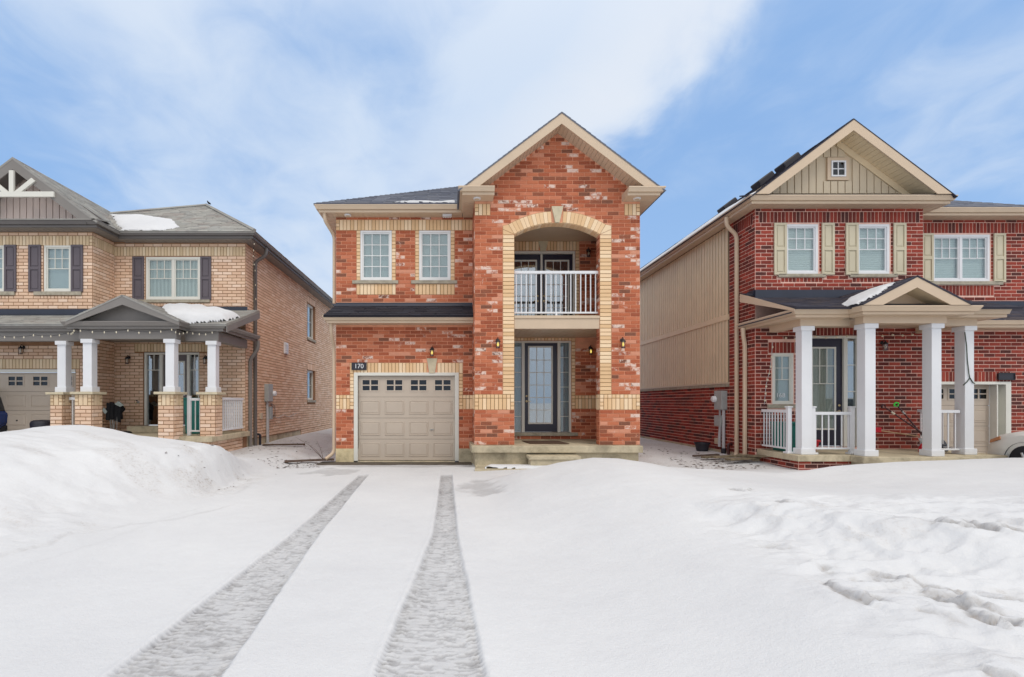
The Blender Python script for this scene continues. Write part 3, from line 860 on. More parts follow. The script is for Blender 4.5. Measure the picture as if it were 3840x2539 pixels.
LEDGES_R = [(dpt([(1925, 1335), (1950, 1362), (1985, 1385), (2012, 1398), (2022, 1380)], .28), .16, .10, 1),
            (dpt([(2112, 1348), (2150, 1352), (2190, 1362), (2230, 1372), (2262, 1398), (2300, 1412), (2340, 1408), (2400, 1432)], .36), .16, .09, 1),
            (dpt([(1800, 1178), (1820, 1186), (1832, 1196)], .40), .10, .05, 1),
            (dpt([(2150, 1222), (2185, 1240), (2230, 1245), (2262, 1236), (2300, 1252), (2335, 1250), (2400, 1262)], .44), .16, .06, 1),
            (dpt([(1998, 1282), (2030, 1290), (2075, 1296), (2120, 1300), (2160, 1312), (2230, 1322), (2300, 1338), (2400, 1342)], .42), .14, .05, 1),
            (dpt([(1905, 1290), (1930, 1288), (1950, 1292)], .38), .09, .05, 1), (dpt([(1975, 1300), (2000, 1308), (2020, 1304)], .38), .09, .05, 1),
            (dpt([(2150, 1330), (2180, 1338), (2205, 1332)], .40), .10, .05, 1), (dpt([(2205, 1340), (2240, 1358), (2290, 1362)], .4), .10, .04, 1),
            (dpt([(2140, 1394), (2170, 1402), (2200, 1400)], .36), .10, .035, 1), (dpt([(2270, 1520), (2320, 1536), (2400, 1545)], .34), .12, .05, 1),
            (dpt([(1690, 1146), (1712, 1150), (1740, 1144)], .40), .16, .045, 1), (dpt([(1745, 1235), (1790, 1240), (1815, 1238)], .38), .12, .03, 1)]
LEDGES_L = [(dpt([(-60, 1205), (0, 1192), (60, 1180), (115, 1172), (150, 1158), (220, 1150), (300, 1138), (400, 1130), (500, 1112), (560, 1098)], .40), .22, .052, 1),
            (dpt([(-40, 1290), (60, 1268), (130, 1252), (150, 1244), (210, 1232), (270, 1210), (350, 1184), (430, 1160), (520, 1140)], .14), .20, .026, 1),
            (dpt([(520, 1088), (545, 1092), (575, 1078)], .35), .12, .06, 1)]
def ground_height(x, y):
    """returns z, pack, dirt (both include painted overhang shade along ledges)"""
    z = np.zeros_like(x); 
    n_lo = fbm(x * .5 + 9, y * .5 + 4, 3, 3) - .5; n_mid = fbm(x * 1.7, y * 1.7, 11, 4) - .5; n_hi = fbm(x * 6, y * 6, 21, 3) - .5
    z = z + .03 * n_lo + .012 * n_mid + .004 * n_hi
    # ---- left bank
    ramp_y = sstep(y, 3.0, 9.3)
    wid = 3.6 - 3.1 * sstep(y, 5.5, 9.6)
    edge = -3.95 - .25 * np.sin(y * .8) * .3
    t = np.clip((edge - x) / wid, 0, 1); side = np.sin(t * math.pi / 2) ** 1.15
    side = np.where(y < 8, t * t * (3 - 2 * t), side)
    bl = sstep(y, 6.5, 9.2); side = (t * t * (3 - 2 * t)) * (1 - bl) + np.sin(t * math.pi / 2) ** 1.1 * bl
    crest = np.interp(-x, [3.9, 4.3, 5.0, 6.0, 6.5, 7.0, 7.6, 8.0, 8.5, 9.5, 11.5], [.30, .66, .76, .88, 1.0, 1.06, 1.05, .95, .80, .55, .45])
    lb = crest * (.20 + .80 * ramp_y) * side
    lb = lb * (1 - .55 * sstep(y, 9.6, 10.8)) * (1 - .5 * sstep(y, 10.8, 12.0))
    lb = np.where(x < -9.4, np.minimum(lb, .30 + .0 * x), lb) if False else lb
    mask_l = sstep(edge - x, 0, .6)
    lb = lb + mask_l * (.10 * (fbm(x * .7 + 3, y * .8, 31, 3) - .5) * sstep(y, 3.5, 6)) * (1 - sstep(y, 9.0, 10.2) * .9)
    for L_, wd, am, sg in LEDGES_L:
        z = z + ledge(x, y, L_, wd, am, sg, 0) * mask_l
    band = sstep(edge - x, .2, 1.0) * (1 - sstep(y, 8.0, 9.3)) * sstep(y, 3.4, 4.6)
    lb = lb + band * (.13 * (fbm(x * 1.1 + y * .5, y * 1.3, 43, 4) - .5) + .05 * (fbm(x * 3.2, y * 4.2, 44, 4) - .5) + .015 * (fbm(x * 11, y * 11, 45, 3) - .5))
    # clumps at the far shoulder
    cl = sstep(y, 7.6, 8.6) * (1 - sstep(y, 9.9, 10.6)) * sstep(x, -5.2, -4.6) * (1 - sstep(x, -3.9, -3.4))
    lb = lb + cl * .08 * (fbm(x * 4, y * 4, 51, 4) - .45)
    z = z + lb
    # ---- right mound: crest line at y ~ 9
    cr = np.interp(x, [.6, 1.05, 1.58, 1.97, 2.58, 3.04, 3.5, 3.96, 5.04, 6.04, 6.5, 7.03, 8.1, 10.2, 14, 30], [.06, .20, .31, .41, .50, .49, .42, .33, .265, .20, .24, .34, .42, .50, .52, .5])
    fall = 1 - sstep(y, 9.15, 10.3) * .86
    rm_far = cr * fall
    # nearer the street: smooth swell rising to the right
    near = .50 * sstep(x, .75, 3.6) + .10 * sstep(x, 3.5, 8)
    wn_ = 1 - sstep(y, 4.2, 8.6)
    rm = rm_far * (1 - wn_) + near * wn_
    mr_ = sstep(x, .7, 1.9)
    rm = rm * sstep(x, .35, 1.3)
    # scalloped ledges on the ploughed bank
    reg = sstep(x - (1.95 + .12 * (y - 3)), 0, .9) * (1 - sstep(y, 4.9, 6.2)) * sstep(y, 1.4, 2.4)
    yr = np.interp(x, [1.9, 2.6, 3.1, 3.8, 4.2, 8], [5.2, 5.6, 4.9, 4.25, 3.75, 3.2]) + .5 * (fbm(x * 1.6, y * .5, 65, 4) - .5)
    fs = yr - y; face = sstep(x, 2.0, 3.4)
    rm = rm - face * (.20 * sstep(fs, 0, 1.0) - .03 * np.exp(-(fs / .25) ** 2))
    crust = (1 - np.abs(2 * fbm(x * 2.2, y * 2.8, 66, 5) - 1) * 2)
    rm = rm + reg * (.055 * (crust - .6) + .05 * (fbm(x * 1.3 + y * .4, y * 1.6, 61, 3) - .5) + .03 * (fbm(x * 5, y * 6.5, 71, 4) - .5) + .012 * (fbm(x * 13, y * 15, 81, 3) - .5))
    for L_, wd, am, sg in LEDGES_R:
        rm = rm + ledge(x, y, L_, wd, am, sg)
    rm = rm + mr_ * .06 * (fbm(x * .8, y * .9, 91, 3) - .5) * (1 - sstep(y, 8.3, 9.2) * .7)
    z = z + rm
    # behind / between the houses
    z = z - .004 * sstep(y, 13, 30) * (y - 13)
    z = z + .10 * sstep(y, 11.0, 13.5) * sstep(x, 4.5, 5.0) * (1 - sstep(x, 8, 9))
    # side yard snow between left and middle house
    sy = sstep(y, 12.6, 14.5) * (1 - sstep(x, -2.9, -2.7)) * sstep(x, -6.3, -5.2)
    z = z + sy * (.14 * sstep(y, 15.5, 18.5) + .05 * (fbm(x * 1.2, y * .8, 101, 3) - .3))
    # keep the ground low where the car stands on the right drive and under the porch of the middle house
    # ---- dips: bare strip in front of the garage, porch apron
    strip = sstep(y + .10 * (fbm(x * 2, y * 0 + 1, 111, 3) - .5), 12.05, 12.2) * sstep(x, -3.6, -3.1) * (1 - sstep(x, .5, .7)) 
    z = z * (1 - strip) - .045 * strip
    # apron ledge in front of the porch
    # ---- wheel tracks
    pack = np.zeros_like(x); dirt = np.zeros_like(x)
    wob = .012 * (fbm(x * 0 + 1.5, y * 1.2, 121, 3) - .5)
    for ys, le, re, sd_ in (([0, 2.76, 5.8, 10.56], [-1.95, -1.88, -1.80, -1.88], [-1.05, -1.257, -1.50, -1.706], 1), ([0, 2.76, 5.8, 10.56], [-.60, -.42, -.20, -.195], [.27, .192, .073, .028], 2)):
        L_ = np.interp(y, ys, le) + wob; R_ = np.interp(y, ys, re) + wob
        ins = np.minimum(x - L_, R_ - x) + .012 * (fbm(x * 9, y * 9, 131 + sd_, 3) - .5)
        m = sstep(ins, -.018, .02) * (1 - sstep(y + .15 * vnoise(x * 8, y * 0, 5), 10.4, 10.62))
        # tread: lug bars across each tyre, several overlapping passes
        u = (x - L_) / .235
        lug = np.sin((y + .05 * np.abs(((u * 1.0) % 1.0) - .5) + .03 * (fbm(x * 5, y * 5, 141, 3) - .5)) * 2 * math.pi / .048)
        amp = fbm(x * 7, y * 2.6, 151 + sd_, 3)
        edgeb = np.maximum(sstep(.085 - (x - L_), 0, .05), sstep(.085 - (R_ - x), 0, .05))
        mid = sstep(amp, .42, .66)
        tread = sstep(lug, -.2, .5) * (.010 * edgeb * sstep(fbm(x * 0, y * 1.7, 171 + sd_, 2), .25, .55) + .008 * mid) 
        chop = .007 * (sstep(fbm(x * 17, y * 42, 161 + sd_, 3), .48, .56))
        dash = sstep(fbm(x * 15, y * 56 + x * 5, 421 + sd_, 3), .55, .63) * (1 - sstep(y, 7, 10) * .6)
        z = z - m * .030 + m * (tread * 1.1 + chop * .45 - .008 * dash)
        rim_ = np.exp(-((ins + .03) / .022) ** 2) * (y < 11); z = z + .008 * rim_ * (.4 + fbm(x * 12, y * 12, 401, 2))
        pack = np.maximum(pack, m * (.20 + .26 * fbm(x * 3, y * 2, 411, 3) + .42 * dash + .42 * (1 - sstep(lug, -.5, .2)) * np.maximum(edgeb, mid * .6) + .25 * sstep(y, 6, 9)))
    # slushy foot-worn patch by the porch and other scuffed areas
    sl = sstep(.55 - np.hypot((x - .55) / 1.0, (y - 8.6) / 1.7) + .9 * (fbm(x * 2.2, y * 1.5, 181, 5) - .5), 0, .22)
    sl2 = sstep(.4 - np.hypot((x + 2.6) / 1.1, (y - 10.9) / 1.3) + .9 * (fbm(x * 2.2, y * 1.6, 191, 4) - .5), 0, .15)
    sl3 = sstep(.25 - np.abs(y - 11.9) / 1.2 + .7 * (fbm(x * 1.4, y * 2.2, 201, 4) - .5), 0, .15) * sstep(x, -3.8, -3) * (1 - sstep(x, .3, .8))
    z = z - .02 * sl - .012 * sl2 + .015 * (sl + sl2) * (fbm(x * 7, y * 7, 211, 4) - .5) 
    pack = np.maximum(pack, np.maximum(sl * .5, np.maximum(sl2 * .42, sl3 * .45)))
    # dirt: shoulder clumps and side yards; along ledges grime mixed with painted overhang shade
    dirt = np.maximum(dirt, cl * .75 * sstep(fbm(x * 3, y * 3, 221, 3), .45, .65))
    dirt = np.maximum(dirt, .45 * mask_l * sstep(fbm(x * .8 + 2, y * 2.4 + x * .8, 231, 4), .55, .68) * sstep(y, 4.5, 6) * (1 - sstep(y, 8.8, 9.4)))
    dirt = np.maximum(dirt, sstep(y, 11.3, 12.6) * (x < -2.8) * (x > -6.2) * (.35 + .65 * sstep(fbm(x * 1.6, y * 1.6, 241, 4), .46, .62)))
    dirt = np.maximum(dirt, sstep(y, 10.4, 11.2) * (x > 4.2) * (x < 7.6) * (.45 + .55 * sstep(fbm(x * 1.6, y * 1.6, 251, 4), .42, .6)))
    if DIRT_SHADE is not None and DIRT_SHADE.shape == x.shape: dirt, pack = np.maximum(dirt, .9 * DIRT_SHADE), np.maximum(pack, .75 * DIRT_SHADE)
    dirt = np.maximum(dirt, .35 * reg * sstep(fbm(x * 2, y * 5, 261, 3), .6, .72))
    return z, pack, dirt
def axis(segs):
    out = [np.array([segs[0][0]])]
    for a, b, st in segs:
        n = max(1, int(round((b - a) / st))); out.append(np.linspace(a, b, n + 1)[1:])
    return np.concatenate(out)
xs = axis([(-400, -60, 60), (-60, -20, 8), (-20, -10, .5), (-10, -5.5, .07), (-5.5, -3.6, .035), (-3.6, -2.0, .035), (-2.0, -1.0, .011), (-1.0, -.62, .03), (-.62, .28, .011), (.28, 1.6, .03), (1.6, 5.5, .026), (5.5, 8.5, .06), (8.5, 13, .14), (13, 20, 1), (20, 60, 8), (60, 400, 60)])
yb = [1.6]
while yb[-1] < 13: yb.append(yb[-1] + max(.0085, yb[-1] * .0036))
ys = np.concatenate([axis([(-400, -60, 60), (-60, -10, 8), (-10, 0, 1), (0, 1.58, .1)]), np.array(yb), axis([(13.1, 16, .1), (16, 30, .4), (30, 60, 4), (60, 900, 80)])])
GX, GY = np.meshgrid(xs, ys, indexing='ij')
DIRT_SHADE = np.zeros_like(GX)
gz, gp, gd = ground_height(GX, GY)
DIRT_SHADE = None
nx_, ny_ = GX.shape
co = np.stack([GX, GY, gz], -1).reshape(-1, 3).astype(np.float32)
ii, jj = np.meshgrid(np.arange(nx_ - 1), np.arange(ny_ - 1), indexing='ij')
a_ = (ii * ny_ + jj).ravel(); quads = np.stack([a_, a_ + ny_, a_ + ny_ + 1, a_ + 1], -1).astype(np.int32)
me = bpy.data.meshes.new('snow_ground'); me.vertices.add(len(co)); me.vertices.foreach_set('co', co.ravel())
me.loops.add(quads.size); me.loops.foreach_set('vertex_index', quads.ravel())
me.polygons.add(len(quads)); me.polygons.foreach_set('loop_start', np.arange(0, quads.size, 4, dtype=np.int32)); me.polygons.foreach_set('loop_total', np.full(len(quads), 4, np.int32))
me.update(calc_edges=True); me.polygons.foreach_set('use_smooth', np.ones(len(quads), bool))
for nm, arr in (('pack', gp), ('dirt', gd)):  # both include painted overhang shade along ledges
    at = me.attributes.new(nm, 'FLOAT', 'POINT'); at.data.foreach_set('value', arr.ravel().astype(np.float32))
me.materials.append(M['snow'])
go = bpy.data.objects.new('snow_ground', me); COL.objects.link(go)
tag(go, 'white snow cover with banks, ledges and two tyre tracks over the driveway and lawns', None, None, 'structure')
def gh(x, y):
    return float(ground_height(np.array([float(x)]), np.array([float(y)]))[0][0])
MB().slab([(-3.25, 11.95, -.012), (.52, 11.95, -.012), (.52, 12.86, -.004), (-3.25, 12.86, -.004)], (0, 0, -.03)).build('driveway', 'wet_asphalt', label='bare wet asphalt strip of the driveway at the foot of the closed garage door', kind='structure')

# ================================================================== middle house
HM = thing('brick_house', (0.75, 12.75, 0), 'orange-red brick house in the middle with arched balcony over the entrance and single garage', 'house')
G = Fr('front', 12.75); Pf = Fr('front', 11.73); Df = Fr('front', 13.55)
GX0, PX0, PX1, OX0, OX1 = -2.886, .556, 4.383, 1.475, 3.451
RB, CB = 'red_brick', 'cream_brick'
# --- garage wall
gw_holes = [(-2.335, .106, -.02, 2.164), (-2.27, -1.482, 4.56, 5.82), (-.793, 0.0, 4.56, 5.82)]
wg = wall_body('wall', 'pink_mortar', HM, G, GX0, PX0 + .1, .33, 6.18, gw_holes)
MB(G).box(GX0 - .005, -2.435, -.25, .012, -.5, .33).build('foundation', 'yellow_concrete', HM); MB(G).box(.206, PX0 + .1, -.25, .012, -.5, .33).build('foundation', 'concrete', HM)
win_u = ((-2.27, -1.482), (-.793, 0.0))
ex = [(-2.435, .206, 0, 2.244), (-2.535, -2.435, .9, 2.22), (.206, .306, .9, 2.22)]
ex = [(-2.435, .206, 0, 2.22), (-2.535, -2.435, 1.32, 2.22), (.206, .306, 1.32, 2.22), (-2.535, .306, 2.22, 2.49), (-.70, -.22, 2.40, 2.60), (GX0, PX0, 1.32, 1.68)]
ex += [(GX0, PX0, 5.82, 6.09), (-3, 1, 3.45, 4.0)]
for a, b in win_u: ex += [(a - .10, b + .10, 4.56, 5.82), (a - .10, b + .10, 4.20, 4.47), (a - .2, b + .165, 4.47, 4.56)]
stretchers(HM, wg, G, GX0, PX0, .33, 6.18, ex, RB)
# accent band with rowlocks over soldiers, quoins, lintels
for a, b in ((GX0, -2.535), (.306, PX0)):
    st_ = a + .09 if a == GX0 else a
    if a == GX0: stack(HM, wg, G, a, st_, 1.32, 1.68, CB)
    soldiers(HM, wg, G, st_, b, 1.59, 1.68, CB); soldiers(HM, wg, G, st_, b, 1.32, 1.59, CB)
stack(HM, wg, G, -2.535, -2.437, 1.32, 2.22, CB); stack(HM, wg, G, .208, .306, 1.32, 2.22, CB)
soldiers(HM, wg, G, -2.535, .306, 2.22, 2.49, CB, excl=[(-.60, -.335)])
stack(HM, wg, G, GX0, GX0 + .09, 5.82, 6.09, CB); soldiers(HM, wg, G, GX0 + .09, PX0, 5.82, 6.09, CB)
for a, b in win_u:
    stack(HM, wg, G, a - .10, a, 4.56, 5.82, CB); stack(HM, wg, G, b, b + .10, 4.56, 5.82, CB)
    soldiers(HM, wg, G, a - .10, b + .10, 4.20, 4.47, CB)
    window(HM, G, a, b, 4.565, 5.815, 1, 3, 4, 0, .05, sill=(a - .2, b + .165, 4.475, 4.558), rec=-.02)
def keystone(parent, F, cx, z0, z1, wt, wb, d=.035):
    MB(F).prism([(cx - wb / 2, z0), (cx + wb / 2, z0), (cx + wt / 2, z1), (cx - wt / 2, z1)], .0005, d).build('keystone', 'stone_key', parent, bevel=.006)
keystone(HM, G, -.467, 2.225, 2.60, .265, .14)
gdoor = garage_door(HM, G, -2.335, .106, .03, 2.164, .06)
MB(G).box(-.33 + -.14 - .05, -.33 - .14 + .05, -.058, -.035, .80, .825).build('handle', 'steel', gdoor, bevel=.004)
MB(G).lathe(G(-.47, -.058, .812), [(.018, 0), (.018, .03), (.01, .035)], 10, (0, -1, 0)).build('lock', 'steel', gdoor)
MB(G).box(-2.335, .106, -.3, .03, -.1, .018).build('threshold', 'concrete', HM, bevel=.004)
# --- skirt roof over the garage
P = [(-3.06, 12.16, 3.585), (PX0, 12.16, 3.585), (PX0, 12.745, 3.93), (-2.90, 12.745, 3.93)]
sk = shingles('skirt_roof', 'black_shingle', HM, P, .115, .3, .014)
MB().slab([(-3.06, 12.16, 3.585), (-2.90, 12.745, 3.93), (-2.90, 12.745, 3.54)], (.012, 0, 0)).build('end_trim', 'beige_trim', HM)
MB(G).prism([(-2.885, 3.86), (PX0 - .003, 3.86), (PX0 - .003, 4.0), (-2.885, 4.0)], .0, .022).build('flashing', 'flashing', HM)
MB().slab([(-2.93, 12.70, 3.905), (PX0 - .003, 12.70, 3.905), (PX0 - .003, 12.73, 3.975), (-2.93, 12.73, 3.975)], (0, .01, -.01)).build('flashing', 'flashing', HM)
gutter(HM, [(-2.98, 12.745), (-2.98, 12.32), (PX0 - .004, 12.32)], 3.59, 'beige_trim')
soffit(HM, -2.98, PX0 - .004, 12.32, 12.745, 3.44, 'beige_trim', 'x', .16)
# --- main eaves and returns
gutter(HM, [(-3.2, 21), (-3.2, 12.42), (.29, 12.42), (.29, 11.37), (.98, 11.37)], 6.31, 'beige_trim')
gutter(HM, [(3.96, 11.37), (4.66, 11.37), (4.66, 21)], 6.30, 'beige_trim')
soffit(HM, -3.19, .288, 12.43, 12.745, 6.145, 'beige_trim', 'x', .13)
soffit(HM, -3.19, -2.89, 12.75, 21, 6.145, 'beige_trim', 'y', .3)
soffit(HM, .30, .552, 11.72, 12.745, 6.143, 'beige_trim', 'y', .11)
soffit(HM, .30, .975, 11.38, 11.715, 6.143, 'beige_trim', 'x', .3)
soffit(HM, 3.965, 4.65, 11.38, 11.715, 6.133, 'beige_trim', 'x', .3)
soffit(HM, 4.387, 4.65, 11.72, 21, 6.133, 'beige_trim', 'y', .3)
rb = MB(); rb.box(.30, .98, 11.38, 11.72, 6.17, 6.30); rb.box(3.96, 4.65, 11.38, 11.72, 6.16, 6.29)
rb.build('eave_return', 'beige_trim', HM)
# --- entrance tower wall
def rake(x, off=0): return 7.754 + off - .757 * abs(x - 2.4695)
ARC_R, ARC_C, ARC_CX = 1.943, 3.71, (OX0 + OX1) / 2
def intr(x): return ARC_C + math.sqrt(max(ARC_R ** 2 - (x - ARC_CX) ** 2, 0))
tw = MB(Pf)
for a, b in ((PX0, OX0), (OX1, PX1)): tw.prism([(a, .51), (b, .51), (b, rake(b)), (a, rake(a))], -.26, 0)
N = 18
for k in range(N):
    a = OX0 + (OX1 - OX0) * k / N; b = OX0 + (OX1 - OX0) * (k + 1) / N
    pl = [(a, intr(a)), (b, intr(b)), (b, rake(b)), (a, rake(a))]
    if a < 2.4695 < b: pl.insert(3, (2.4695, rake(2.4695)))
    tw.prism(pl, -.26, 0)
wp = tw.build('wall', 'pink_mortar', HM)
side = MB(); side.box(PX0, PX0 + .25, 11.99, 12.75, .51, 6.18); side.box(PX1 - .25, PX1, 11.99, 21, .33, 6.18); side.box(GX0, GX0 + .25, 13.0, 21, .33, 6.18)
side.build('side_wall', 'red_brick', HM)
# arch ring
ta = math.asin((OX1 - OX0) / 2 / ARC_R); n_a = 25; Ro = ARC_R + .27
def ap(r, t): return (ARC_CX + r * math.sin(t), ARC_C + r * math.cos(t))
kw = .055
for k in range(n_a):
    t0 = -ta + 2 * ta * k / n_a; t1 = -ta + 2 * ta * (k + 1) / n_a
    if abs((t0 + t1) / 2) < .056: continue
    add_poly_brick(HM, wp, Pf, [ap(ARC_R, t0), ap(ARC_R, t1), ap(Ro, t1), ap(Ro, t0)], CB, 'trim_brick')
zq = 1.68 + CO * 41   # 5.37
for sgn in (-1, 1):
    c0 = ap(ARC_R, sgn * ta); c1 = ap(Ro, sgn * ta); xo = ARC_CX + sgn * (.988 + .27)
    add_poly_brick(HM, wp, Pf, [(c0[0], zq + .012), (c1[0] + sgn * 0, c1[1]), (xo, 5.585), (xo, 5.50)], CB, 'trim_brick')
    add_poly_brick(HM, wp, Pf, [(c0[0], zq + .004), (xo, 5.50), (xo, zq + .004)], CB, 'trim_brick')
keystone(HM, Pf, ARC_CX, intr(ARC_CX) - .01, 6.02, .27, .10, .05)
def in_arch_zone(z):   # half width of the arch ring at height z
    if z < 5.37: return None
    v = Ro ** 2 - (z - ARC_C) ** 2
    return math.sqrt(v) if v > 0 else 0
exP = [(OX0, OX1, .51, 5.37), (OX0 - .27, OX0, 1.68, 5.37), (OX1, OX1 + .27, 1.68, 5.37), (PX0, PX1, 1.32, 1.68), (PX0, PX0 + .36, 5.82, 6.09), (PX1 - .36, PX1, 5.82, 6.09), (PX0, .985, 6.13, 6.32), (3.955, PX1, 6.13, 6.32)]
def arch_cut(z):
    h = in_arch_zone(z)
    if z > 5.60: hw = h
    else: hw = .988 + .27
    return hw
z = .51
while z < 7.8:
    zc = z + CO / 2; cuts = []
    if 5.37 < zc < 5.95:
        hw = max(arch_cut(z + .01), arch_cut(z + CO / 2)) if z > 5.5 else .988 + .27
        cuts.append((ARC_CX - hw, ARC_CX + hw, z - .1, z + .2))
    if 5.90 < z + .05 < 6.02: cuts.append((ARC_CX - .135, ARC_CX + .135, z - .1, z + .2))
    stretchers(HM, wp, Pf, PX0, PX1, z, z + CO, exP + cuts, RB, lim=lambda q: (2.4695 - (7.70 - q) / .757, 2.4695 + (7.70 - q) / .757) if q > 6.2 else (PX0, PX1), anchor=PX0)
    z += CO
for a, b in ((PX0, OX0), (OX1, PX1)):
    stack(HM, wp, Pf, a, a + .09, 1.32, 1.59, CB); stack(HM, wp, Pf, b - .09, b, 1.32, 1.59, CB)
    soldiers(HM, wp, Pf, a, b, 1.59, 1.68, CB); soldiers(HM, wp, Pf, a + .09, b - .09, 1.32, 1.59, CB)
stack(HM, wp, Pf, OX0 - .27, OX0, 1.68, 5.37, CB); stack(HM, wp, Pf, OX1, OX1 + .27, 1.68, 5.37, CB)
stack(HM, wp, Pf, PX0, PX0 + .09, 5.82, 6.09, CB); soldiers(HM, wp, Pf, PX0 + .09, PX0 + .36, 5.82, 6.09, CB)
stack(HM, wp, Pf, PX1 - .09, PX1, 5.82, 6.09, CB); soldiers(HM, wp, Pf, PX1 - .36, PX1 - .09, 5.82, 6.09, CB)
# inner cheek of the right pier and left cheek of the tower
ck = Fr('left', OX1)
stretchers(HM, wp, ck, 11.735, 11.985, .51, 1.32, (), RB); soldiers(HM, wp, ck, 11.735, 11.985, 1.32, 1.59, CB); soldiers(HM, wp, ck, 11.735, 11.985, 1.59, 1.68, CB)
stretchers(HM, wp, ck, 11.735, 11.985, 1.68, 5.34, (), RB)
stretchers(HM, wp, Fr('left', PX0), 11.735, 12.74, .51, 1.32, (), RB); stretchers(HM, wp, Fr('left', PX0), 11.735, 12.74, 1.68, 6.13, (), RB)
soldiers(HM, wp, Fr('left', PX0), 11.735, 12.74, 1.32, 1.68, CB)
# arch underside lining
for k in range(24):
    t0 = -ta + 2 * ta * k / 24; t1 = -ta + 2 * ta * (k + .92) / 24
    MB(Pf).prism([ap(ARC_R, t0), ap(ARC_R, t1), ap(ARC_R - .006, t1), ap(ARC_R - .006, t0)], -.255, .006).build('arch_lining', 'cream_brick', wp)
MB().box(PX0 + .25, PX1 - .25, 11.99, 13.55, 5.80, 5.86).build('balcony_ceiling', 'beige_trim', HM)
# --- recessed wall with entrance and balcony doors
wd = wall_body('wall', 'pink_mortar', HM, Df, PX0 + .2, PX1 - .2, .51, 5.86, [(1.59, 3.23, .687, 3.142), (1.54, 3.337, 3.55, 5.55)])
exD = [(1.59, 3.23, .60, 3.15), (3.23, 3.33, 1.32, 3.2), (1.4, 3.5, .60, .69), (.7, 4.2, 3.0, 3.6), (1.3, 3.45, 3.55, 5.55), (1.2, 3.437, 5.55, 5.80), (3.33, 4.2, 1.32, 1.68)]
stretchers(HM, wd, Df, PX0 + .25, PX1 - .25, .51, 5.82, exD, RB)
stack(HM, wd, Df, 3.232, 3.33, 1.32, 3.2, CB); soldiers(HM, wd, Df, 1.5, 3.33, 3.145, 3.22, CB)
soldiers(HM, wd, Df, 3.33, 4.12, 1.59, 1.68, CB); soldiers(HM, wd, Df, 3.33, 4.12, 1.32, 1.59, CB)
soldiers(HM, wd, Df, 1.3, 3.437, 5.55, 5.80, CB, excl=[(2.36, 2.58)]); stack(HM, wd, Df, 3.339, 3.437, 3.6, 5.55, CB)
keystone(HM, Df, 2.47, 5.53, 5.80, .26, .15)
# recess side walls (right visible)
rs = Fr('left', PX1 - .25)
MB().box(PX0 + .25, PX0 + .27, 11.99, 13.55, .51, 5.86).build('side_wall', 'red_brick', HM)
stretchers(HM, wd, rs, 11.99, 13.55, .51, 1.32, (), RB); soldiers(HM, wd, rs, 11.99, 13.55, 1.32, 1.68, CB); stretchers(HM, wd, rs, 11.99, 13.55, 1.68, 5.8, (), RB)
# entrance door
def door_handle(parent, F, u, z, d, mat='brass', side=1):
    MB(F).lathe(F(u, d, z + .14), [(.028, 0), (.028, .012), (.018, .018)], 12, (0, -1, 0)).build('deadbolt', mat, parent, smooth=True)
    m = MB(F); m.lathe(F(u, d, z), [(.03, 0), (.028, .01), (.012, .014), (.012, .045)], 12, (0, -1, 0))
    m.tube([F(u, d + .045, z), F(u + side * .05, d + .05, z + .005), F(u + side * .11, d + .045, z - .005)], .011, 6); m.build('handle', mat, parent, smooth=True)
def door_slab(parent, F, u0, u1, z0, z1, d, lite, cols, rows, lower, mat, blind='dark_interior', gmat='mirror_glass', barmat='grey_white_paint', bar=.018):
    la, lb, lc, ld = lite; mb = MB(F)
    mb.box(u0, la, d - .045, d, z0, z1); mb.box(lb, u1, d - .045, d, z0, z1); mb.box(la, lb, d - .045, d, z0, lc); mb.box(la, lb, d - .045, d, ld, z1)
    s_ = mb.build('door_slab', mat, parent)
    ring(MB(F), la - .03, lb + .03, lc - .03, ld + .03, .04, d - .01, d + .012).build('lite_frame', barmat, parent, bevel=.003)
    glazing(parent, F, la + .01, lb - .01, lc + .01, ld - .01, d - .008, cols, rows, lower, bar, barmat, gmat)
    MB(F).box(la, lb, d - .06, d - .05, lc, ld).build('blind', blind, parent)
    return s_
ed = MB(Df); D0 = -.10
for a, b in ((1.59, 1.64), (1.905, 1.985), (2.868, 2.945), (3.175, 3.23)): ed.box(a, b, -.2, -.03, .69, 3.092)
ed.box(1.59, 3.23, -.2, -.03, 3.092, 3.142)
edoor = ed.build('entrance_door', 'grey_white_paint', HM, bevel=.005, loc=(2.42, 13.55, .69))
door_slab(edoor, Df, 1.988, 2.865, .70, 3.09, D0, (2.115, 2.72, .94, 2.98), 3, 6, 0, 'navy_door', 'grey_blind')
door_handle(edoor, Df, 2.045, 1.52, D0)
for a, b in ((1.64, 1.905), (2.945, 3.175)):
    glazing(edoor, Df, a, b, .72, 3.09, D0 + .03, 1, 6, 0, .016, 'grey_white_paint', 'pane_glass'); MB(Df).box(a, b, -.125, -.118, .70, 3.09).build('blind', 'teal_blind', edoor)
MB(Df).box(1.45, 3.39, -.2, .06, .60, .688).build('door_sill', 'stone_sill', HM, bevel=.006)
# balcony doors
bd = MB(Df)
bd.box(1.54, 3.337, -.2, -.02, 5.48, 5.55); bd.box(1.54, 1.60, -.2, -.02, 3.55, 5.48); bd.box(3.277, 3.337, -.2, -.02, 3.55, 5.48); bd.box(2.41, 2.465, -.2, -.03, 3.55, 5.48)
bdoor = bd.build('balcony_door', 'grey_white_paint', HM, bevel=.005, loc=(2.44, 13.55, 3.55))
for a, b in ((1.60, 2.41), (2.465, 3.277)):
    door_slab(bdoor, Df, a, b, 3.56, 5.48, D0, (a + .10, b - .115, 3.72, 5.30), 3, 5, 0, 'navy_door', 'teal_blind', 'mirror_glass')
for u, sd_ in ((2.34, -1), (2.52, 1)): door_handle(bdoor, Df, u, 4.22, D0, 'brass', sd_)
